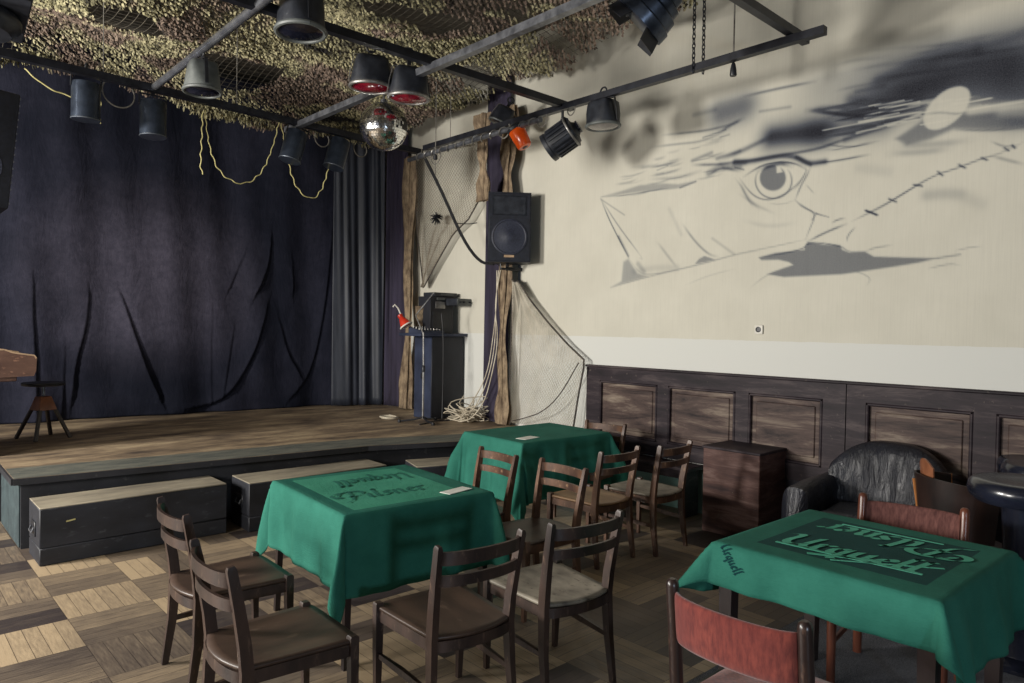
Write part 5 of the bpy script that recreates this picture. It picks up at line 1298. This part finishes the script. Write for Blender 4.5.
# microphone stand
t = thing('microphone_stand', 'pale microphone stand on a black tripod foot in front of the cabinet', 'microphone stand', (4.86, 6.78, DZ))
MB().tube([(0, 0, .05), (0, 0, .62)], .012, 10).build('lower_tube', M['rim_silver'], t)
MB().tube([(0, 0, .60), (.0, .01, 1.05)], .009, 10).build('upper_tube', M['rim_silver'], t)
MB().lathe([(.02, .59), (.022, .62), (.02, .66), (.012, .67)], 14).build('clutch', M['black_metal'], t)
for a_ in (20, 140, 260):
    c, s = math.cos(R(a_)), math.sin(R(a_)); l_ = MB().tube([(0, 0, .07), (.10*c, .10*s, .035), (.26*c, .26*s, .018)], .011, 8).build('leg', M['black_metal'], t)
    MB().lathe([(.018, 0), (.022, .015), (.018, .034)], 12, Matrix.Translation((.27*c, .27*s, 0))).build('rubber_foot', M['black_cable'], l_)
MB().tube([(.0, .01, 1.03), (-.05, .10, 1.25), (.10, -.05, 1.52)], .008, 8).build('boom', M['rim_silver'], t)
# wire basket / rolled net standing on the desk
m = MB(); 
for k in range(26):
    a_ = 2*PI*k/26; m.tube([(.055*math.cos(a_), .055*math.sin(a_), 0), (.065*math.cos(a_+.5), .065*math.sin(a_+.5), .33)], .004, 4)
    m.tube([(.055*math.cos(a_), .055*math.sin(a_), 0), (.065*math.cos(a_-.5), .065*math.sin(a_-.5), .33)], .004, 4)
tag(m.build('net_roll', M['burlap'], None, put(-.20, .12, .0)), 'rolled piece of brown net standing on the cabinet behind the stand', 'net roll')
# red and white cup on a hook
t = thing('hand_bell', 'red horn-shaped cup with white rim hanging left of the cabinet top', 'horn', (4.86, 7.20, 1.70))
Mx = axis_M((0, 0, 0), (.35, -.5, -.9))
MB().lathe([(.025, -.06), (.04, -.03), (.06, .02), (.075, .06)], 26, Mx, caps=False).build('cup', M['red'], t)
MB().torus(.075, .010, 26, 8, Mx @ Matrix.Translation((0, 0, .06))).build('rim', M['white'], t)
MB().lathe([(.0, -.10), (.03, -.095), (.035, -.07), (.025, -.05)], 18, Mx).build('knob', M['red'], t)
MB().tube([(-.02, .03, .08), (-.05, .05, .16), (-.09, .06, .20), (-.11, .07, .17)], .009, 8).build('hook', M['white'], t)
# cables heaped behind the cabinet
rr = random.Random(4)
def squiggle(c, ex, ez, n, seed, z0=.0):
    q = random.Random(seed); P = []
    for k in range(n):
        P.append((c[0]+q.uniform(-ex, ex), c[1]+q.uniform(-ex, ex)*1.2, max(c[2]+.012, c[2]+q.random()**1.6*ez)))
    return P
CL = ['looping over the top of the heap', 'lowest in the heap on the deck', 'at the left against the cabinet', 'at the right by the burlap', 'sticking up highest from the heap', 'crossing the middle of the heap', 'trailing to the front of the heap', 'behind the others in the heap']
for k in range(8):
    hang('cable', 'cream cable in the tangle by the cabinet, '+CL[k], 'cable', squiggle((5.36+.03*(k % 3), 6.62-.04*(k % 4), DZ), .20+.01*k, .10+.07*(k % 4), 18, 10+k), .0065, M['cream_cable'], 'cables heaped on the stage')
for k in range(3):
    hang('cable', 'cream cable dropping down the wall beside the burlap, '+['nearest the drape', 'middle of three', 'nearest the heap'][k], 'cable',
         [(5.42, 6.09+.03*k, 2.3), (5.38, 6.14-.02*k, 1.9), (5.40, 6.08+.05*k, 1.5), (5.36, 6.14+.04*k, 1.1), (5.34, 6.24+.1*k, .78), (5.28, 6.4+.1*k, DZ+.05), (5.2, 6.5+.1*k, DZ+.015)], .0065, M['cream_cable'], 'cables on the wall')
hang('cable', 'black cable running diagonally from the bar end down to the speaker', 'cable', [(4.72, 6.62, 3.55), (4.95, 6.6, 3.2), (5.2, 6.5, 2.65), (5.25, 6.25, 2.38), (5.28, 6.05, 2.36)], .018, M['black_cable'])
hang('cable', 'thin dark line from the net to the speaker side', 'cable', [(5.2, 6.62, 2.86), (5.2, 6.4, 2.83), (5.15, 6.2, 2.82)], .006, M['black_cable'])
hang('cable', 'thin black cable hanging down the front of the navy cabinet', 'cable', [(5.17, 6.86, zt_+.24), (5.18, 6.83, zt_-.02), (5.2, 6.85, 1.1), (5.22, 6.88, .8), (5.2, 6.86, DZ+.012)], .006, M['black_cable'])
hang('cable', 'coil of white cable on the deck left of the cabinet', 'cable', [(4.72+.10*math.cos(k*.9)*(1+.2*math.sin(k*2)), 7.28+.12*math.sin(k*.9), DZ+.014+.004*(k % 6)) for k in range(30)], .008, M['cream_cable'])
hang('cable', 'dark cable on the deck between the microphone stand and the cabinet', 'cable', [(4.7, 6.62, DZ+.01), (4.9, 6.68, DZ+.01), (5.05, 6.78, DZ+.012), (5.2, 6.72, DZ+.01), (5.3, 6.65, DZ+.01)], .008, M['black_cable'])
# cables looped on the bars
LO = [((4.72, 6.5, HB-.05), .10, 'loose grey loop at the left end of the mural-side bar, biggest'), ((4.74, 6.66, HB-.02), .07, 'loose grey loop around the far bar end by the mirror ball'), ((4.70, 6.38, HB-.12), .11, 'grey loop dangling under the bar end, right of the mirror ball'),
      ((4.7, 5.25, HB-.06), .09, 'small cable loop left of the orange beacon'), ((4.72, 4.75, HB-.05), .08, 'small cable loop above the ribbed spotlight'), ((4.74, 4.4, HB-.02), .07, 'small cable loop at the bar joint, right of the ribbed spotlight'),
      ((3.52, 6.74, HB-.10), .09, 'cable loop between the two tilted can spotlights'), ((3.98, 6.76, HB-.12), .09, 'cable loop right of the tilted can next to the mirror ball'), ((1.62, 6.65, HB-.10), .13, 'grey cable sagging between the two upright cans')]
for c, r_, lab in LO:
    rnd = random.Random(int(r_*1000+c[1]*100)); ay = rnd.uniform(.2, .9)
    P = [(c[0]+r_*math.cos(a_)*(1 if c[1] > 6.55 and c[0] < 4.2 else ay*.5), c[1]+r_*math.cos(a_)*(.2 if c[1] > 6.55 and c[0] < 4.2 else 1), c[2]+r_*math.sin(a_)*.9) for a_ in np.linspace(R(150), R(395), 12)]
    hang('cable', lab, 'cable', P, .006, M['grey_cord'], 'cable loops on the bars')
m = MB()
m.tube([(4.70+.036*math.cos(k*PI/4), 4.80+.0175*k, HB-.0615-.014*((4.8+.0175*k-4.75)/2.15)*2+.036*math.sin(k*PI/4)) for k in range(112)], .006, 5)
tag(m.build('cable_tie', M['rim_silver'], None), 'pale cable wound in turns around the tube left of the orange beacon', 'cable')
# yellow cords on the curtain
hang('yellow_cord', 'short straight yellow cord hanging left of the bigger swag', 'cord', [(2.39, 6.9, 3.62), (2.38, 6.9, 3.3), (2.37, 6.9, 3.12), (2.39, 6.9, 3.03)], .0052, M['yellow_cord'], 'yellow cords on the curtain', .006)
hang('yellow_cord', 'yellow cord in a wide swag below the left half of the curtain bar', 'cord', [(2.41, 6.9, 3.63), (2.43, 6.9, 3.41), (2.48, 6.9, 3.2), (2.57, 6.9, 3.05), (2.77, 6.9, 2.98), (2.96, 6.9, 3.12), (3.08, 6.9, 3.43), (3.13, 6.9, 3.67)], .0052, M['yellow_cord'], 'yellow cords on the curtain', .006)
hang('yellow_cord', 'yellow cord in a narrow swag under the tilted can spotlights', 'cord', [(3.15, 6.9, 3.68), (3.21, 6.9, 3.41), (3.27, 6.9, 3.15), (3.36, 6.9, 3.0), (3.5, 6.9, 2.94), (3.61, 6.9, 3.05), (3.68, 6.9, 3.28), (3.71, 6.9, 3.39)], .0052, M['yellow_cord'], 'yellow cords on the curtain', .006)
hang('yellow_cord', 'short yellow cord dangling beside the leftmost can', 'cord', [(1.52, 6.9, 3.61), (1.55, 6.9, 3.5), (1.52, 6.9, 3.43), (1.55, 6.9, 3.33)], .0052, M['yellow_cord'], 'yellow cords on the curtain', .005)
hang('yellow_cord', 'yellow cord drooping to the leftmost can from the left', 'cord', [(1.0, 6.9, 3.66), (1.1, 6.9, 3.58), (1.2, 6.9, 3.53), (1.33, 6.9, 3.51)], .0055, M['yellow_cord'], 'yellow cords on the curtain', .004)
# black tassel on the net
m = MB(); q = random.Random(2)
for k in range(60):
    d = Vector((q.uniform(-1, 1), q.uniform(-1, 1), q.uniform(-1, 1))).normalized(); m.tube([(0, 0, 0), d*.05, d*.085+Vector((0, 0, -.012))], [.007, .006, .002], 5)
tag(m.build('pompom', M['black_metal'], None, (5.40, 7.30, 3.02)), 'black shaggy pompom hanging on the fishing net left of the speaker', 'pompom')

# ------------------------------------------------------------------ nets
def net(name, label, left, right, nu, nv, off, r=.0028, rope=.008, seed=0, sag=.03):
    """diamond-mesh net between two edge polylines (lists of points, same parameter), real strings"""
    def along(pl, t):
        P = [Vector(p) for p in pl]; L = [0]
        for a, b in zip(P[:-1], P[1:]): L.append(L[-1]+(b-a).length)
        s = t*L[-1]; k = 0
        while k < len(L)-2 and L[k+1] < s: k += 1
        return P[k].lerp(P[k+1], (s-L[k])/max(1e-6, L[k+1]-L[k]))
    def pt(u, v):
        p = along(left, v).lerp(along(right, v), u)
        w = math.sin(PI*u); return p+Vector((-1, 0, 0))*(off*w*(.5+.5*math.sin(5*u+3*v+seed))+.01*math.sin(23*u+4*v))+Vector((0, 0, -sag*w*(1-v)*.5))
    V = []; F = []
    def string(p, q):
        d = (q-p); a = d.orthogonal().normalized()*r; b = d.normalized().cross(a); k = len(V)
        for c in (p, q):
            for j in range(3): V.append(c+a*math.cos(2.094*j)+b*math.sin(2.094*j))
        for j in range(3): F.append((k+j, k+(j+1) % 3, k+3+(j+1) % 3, k+3+j))
    G = [[pt(i/nu, j/nv) for j in range(nv+1)] for i in range(nu+1)]; q = random.Random(seed)
    for i in range(nu+1):
        for j in range(nv+1):
            if (i+j) % 2: continue
            for di, dj in ((1, 1), (1, -1)):
                a_, b_ = i+di, j+dj
                if a_ <= nu and 0 <= b_ <= nv and q.random() > .012: string(G[i][j], G[a_][b_])
    t = thing(name, label, 'net', tuple(G[0][0]))
    o = Vector(G[0][0])
    raw('mesh', [tuple(v-o) for v in V], F, M['net_dark'] if seed == 1 else M['net'], t)
    m = MB()
    m.tube([pt(0, j/24)-o for j in range(25)], rope, 6); m.tube([pt(1, j/24)-o for j in range(25)], rope, 6); m.tube([pt(i/16, 0)-o for i in range(17)], rope, 6)
    m.build('edge_rope', M['net_rope'], t)
    return t
net('fishing_net', 'grey fishing net hanging in a tapering point left of the wall speaker', [(5.45, 7.82, 3.95), (5.47, 7.85, 3.3), (5.48, 7.80, 2.8), (5.49, 7.70, 2.15)], [(5.45, 6.50, 3.85), (5.46, 6.42, 3.3), (5.47, 6.75, 2.95), (5.48, 7.05, 2.80), (5.49, 7.35, 2.5), (5.49, 7.66, 2.16)], 56, 80, .06, .0022, .009, 1)
net('fishing_net', 'pale fishing net spread on the wall under the speaker down to the stage', [(5.47, 5.93, 2.19), (5.47, 5.93, 1.6), (5.47, 5.95, 1.1), (5.47, 5.97, .57)], [(5.47, 5.85, 2.17), (5.48, 5.66, 1.95), (5.49, 5.38, 1.70), (5.5, 5.10, 1.48), (5.5, 4.85, 1.32), (5.5, 4.93, .95), (5.48, 4.98, .57)], 60, 84, .05, .0022, .010, 2)
hang('slack_rope', 'dark rope crossing the pale net under the speaker in a slack curve', 'cord', [(5.42, 4.87, 1.30), (5.40, 5.1, .95), (5.40, 5.35, .75), (5.41, 5.65, .65), (5.42, 5.85, .60)], .006, M['net_rope'])
def strip(name, label, path, w, m, seed=0, tw=1.0):
    """a bunched strip of sacking: gathered folds around a hanging line"""
    P = [Vector(p) for p in path]; q = random.Random(seed); ph = [q.uniform(0, 6.28) for _ in range(6)]
    def f(u, v):
        s = v*(len(P)-1); k = min(int(s), len(P)-2); c = P[k].lerp(P[k+1], s-k)
        ww = w*(.75+.25*math.sin(7*v+ph[0])+.12*math.sin(19*v+ph[1])); a = 2*PI*u
        rr_ = ww*.5*(1+.30*math.sin(5*a+4*v*tw+ph[2])+.14*math.sin(11*a+9*v+ph[3]))
        return (c.x+rr_*.35*math.cos(a), c.y+rr_*math.sin(a), c.z)
    o = MB().grid(f, 56, 90).build(name, m, angle=80); return tag(o, label, 'net drape', 'bunched burlap strips')
strip('burlap_strip', 'brown burlap strip hanging in the corner between curtain and cabinet', [(5.46, 7.98, 3.9), (5.46, 7.98, 3.2), (5.45, 8.0, 2.4), (5.44, 7.95, 1.6), (5.45, 8.02, .9), (5.44, 8.0, .54)], .24, M['burlap'], 1)
strip('burlap_strip', 'brown burlap strip hanging above the wall speaker along the dark drape', [(5.45, 5.98, 4.15), (5.45, 6.05, 3.7), (5.44, 6.02, 3.3), (5.46, 6.02, 2.9)], .20, M['burlap'], 2)
strip('burlap_strip', 'brown burlap strip bundled below the wall speaker beside the pale net', [(5.46, 6.05, 2.5), (5.46, 6.06, 2.0), (5.45, 6.08, 1.4), (5.45, 6.04, .9), (5.45, 6.06, .54)], .19, M['burlap'], 3)
strip('burlap_strip', 'darker burlap point hanging under the bar left of the orange beacon', [(5.0, 5.95, 3.95), (5.1, 6.05, 3.6), (5.2, 6.15, 3.3), (5.25, 6.2, 3.08)], .20, M['burlap'], 4)

# camouflage net under the ceiling: base net and thousands of cut leaves
def nz(x, y): return 4.34+.07*math.sin(1.1*x+.7*y)+.06*math.sin(2.3*x-1.9*y+1)+.04*math.sin(4.1*y+.6*x)
def xr(y): return float(np.interp(y, [-1, 2.6, 3.1, 3.9, 4.5, 5.3, 6.3, 7.4, 9.0], [4.6, 4.9, 5.05, 5.05, 5.12, 5.28, 5.35, 5.25, 5.3]))
YE = 8.55
cn = thing('camouflage_net', 'olive and brown camouflage net stretched under the whole ceiling', 'camouflage net', (2.5, 5, 4.34))
V = []; F = []
q = random.Random(9)
def blot(x, y): 
    return math.sin(1.7*x+.9*y+1)+math.sin(2.9*y-1.3*x)+.8*math.sin(4.3*x+2.1*y+2)+.7*math.sin(6.1*y-3.7*x)
N = 100000
hol = [(3.03, 7.75, .50, .36), (3.65, 5.15, .62, .15), (4.75, 4.7, .5, .09), (4.3, 6.6, .35, .14), (2.4, 6.1, .3, .12), (4.6, 3.6, .25, .12), (5.0, 6.0, .3, .2), (1.6, 7.2, .3, .12)]
for k in range(N):
    x = q.uniform(-1.2, 5.5); y = q.uniform(1.8, YE+.0)
    if x > xr(y)+.05*math.sin(17*y)+.03*math.sin(41*y): continue
    if blot(x, y) < -1.95: continue
    if any(((x-a)/c)**2+((y-b)/d)**2 < 1+.3*math.sin(9*x+7*y) for a, b, c, d in hol): continue
    # rows of leaf loops threaded through the mesh
    ca_, sa_ = .819, .574; pu, pv = x*ca_+y*sa_, -x*sa_+y*ca_; pv = round(pv/.045)*.045+q.uniform(-.007, .007); x, y = pu*ca_-pv*sa_, pu*sa_+pv*ca_
    l = q.uniform(.020, .038); w = q.uniform(.007, .013); a = R(35)+q.gauss(0, .35); el = R(q.uniform(20, 75)); z = nz(x, y)-q.uniform(0, .03)
    if y > YE-.35: z -= (y-YE+.35)*.3; 
    d = Vector((math.cos(a)*math.cos(el), math.sin(a)*math.cos(el), -math.sin(el))); s = Vector((-math.sin(a), math.cos(a), 0)); c = Vector((x, y, z))
    b = len(V); bend = Vector((q.gauss(0, .006), q.gauss(0, .006), -.006))
    V += [c+s*w*.6, c-s*w*.6, c+d*l*.5-s*w+bend, c+d*l*.5+s*w+bend, c+d*l-s*w*.3, c+d*l+s*w*.3]
    F += [(b, b+1, b+2, b+3), (b+3, b+2, b+4, b+5)]
# ragged fringe along the curtain
for k in range(5200):
    x = q.uniform(-.6, 5.25); y = YE+q.gauss(0, .05); z = nz(x, YE)-.07-q.random()**1.4*(.12+.03*math.sin(9*x))
    l = q.uniform(.03, .06); w = q.uniform(.007, .015); a = q.uniform(0, 6.28); s = Vector((math.cos(a), math.sin(a), 0)); c = Vector((x, y, z)); b = len(V)
    d = Vector((q.gauss(0, .3), q.gauss(0, .3), -1)).normalized()
    V += [c+s*w, c-s*w, c+d*l-s*w*.4, c+d*l+s*w*.4]; F.append((b, b+1, b+2, b+3))
O = Vector((2.5, 5, 4.34))
lf = raw('leaf_scrim', [tuple(v-O) for v in V], F, M['camo'], cn); lf['kind'] = 'stuff'
V = []; F = []; cs = .075
def string(p, qv, r=.0025):
    d = (qv-p); a = d.orthogonal().normalized()*r; b = d.normalized().cross(a); k = len(V)
    for c in (p, qv):
        for j in range(3): V.append(c+a*math.cos(2.094*j)+b*math.sin(2.094*j))
    for j in range(3): F.append((k+j, k+(j+1) % 3, k+3+(j+1) % 3, k+3+j))
def gp(i, j):
    x = -1.2+i*cs; y = 1.8+j*cs; return Vector((x, y, nz(x, y)-(max(0, y-YE+.35)*.3)))-O
for i in range(int(6.7/cs)):
    for j in range(int((YE-1.8)/cs)):
        x, y = -1.2+i*cs, 1.8+j*cs
        if x > xr(y): continue
        a = gp(i, j); string(a, gp(i+1, j)); string(a, gp(i, j+1))
raw('base_net', [tuple(v) for v in V], F, M['camo_net'], cn)

# ------------------------------------------------------------------ light
w = bpy.data.worlds.new('world'); S.world = w; w.use_nodes = True
w.node_tree.nodes['Background'].inputs[0].default_value = (.62, .72, 1.0, 1); w.node_tree.nodes['Background'].inputs[1].default_value = .5
def area(name, loc, target, sx, sy, power, col, spread=180):
    l = bpy.data.lights.new(name, 'AREA'); l.shape = 'RECTANGLE'; l.size = sx; l.size_y = sy; l.energy = power; l.color = col; l.spread = R(spread)
    o = bpy.data.objects.new(name, l); COL.objects.link(o); o.location = loc
    o.rotation_euler = (Vector(target)-Vector(loc)).to_track_quat('-Z', 'Z').to_euler(); return o
day = (1.0, .96, .89)
area('window_light', (XL+.12, .6, 1.9), (3, 1.4, 1.7), 1.2, 1.5, 6, day)
area('window_light', (XL+.12, 3.6, 1.9), (3, 3.6, 1.8), 1.0, 1.3, 235, day)
area('window_light', (XL+.12, 6.5, 2.6), (3, 4.9, 1.6), 1.0, 1.1, 600, day)
area('front_window_light', (-.5, YF+.1, 1.42), (1.9, 3, .8), .35, .4, 60, (.70, .84, 1.0))
vs = S.view_settings
S.display_settings.display_device = 'sRGB'
vs.view_transform = 'Standard'; vs.look = 'None'; vs.gamma = 1; vs.exposure = 0.0; vs.use_curve_mapping = False
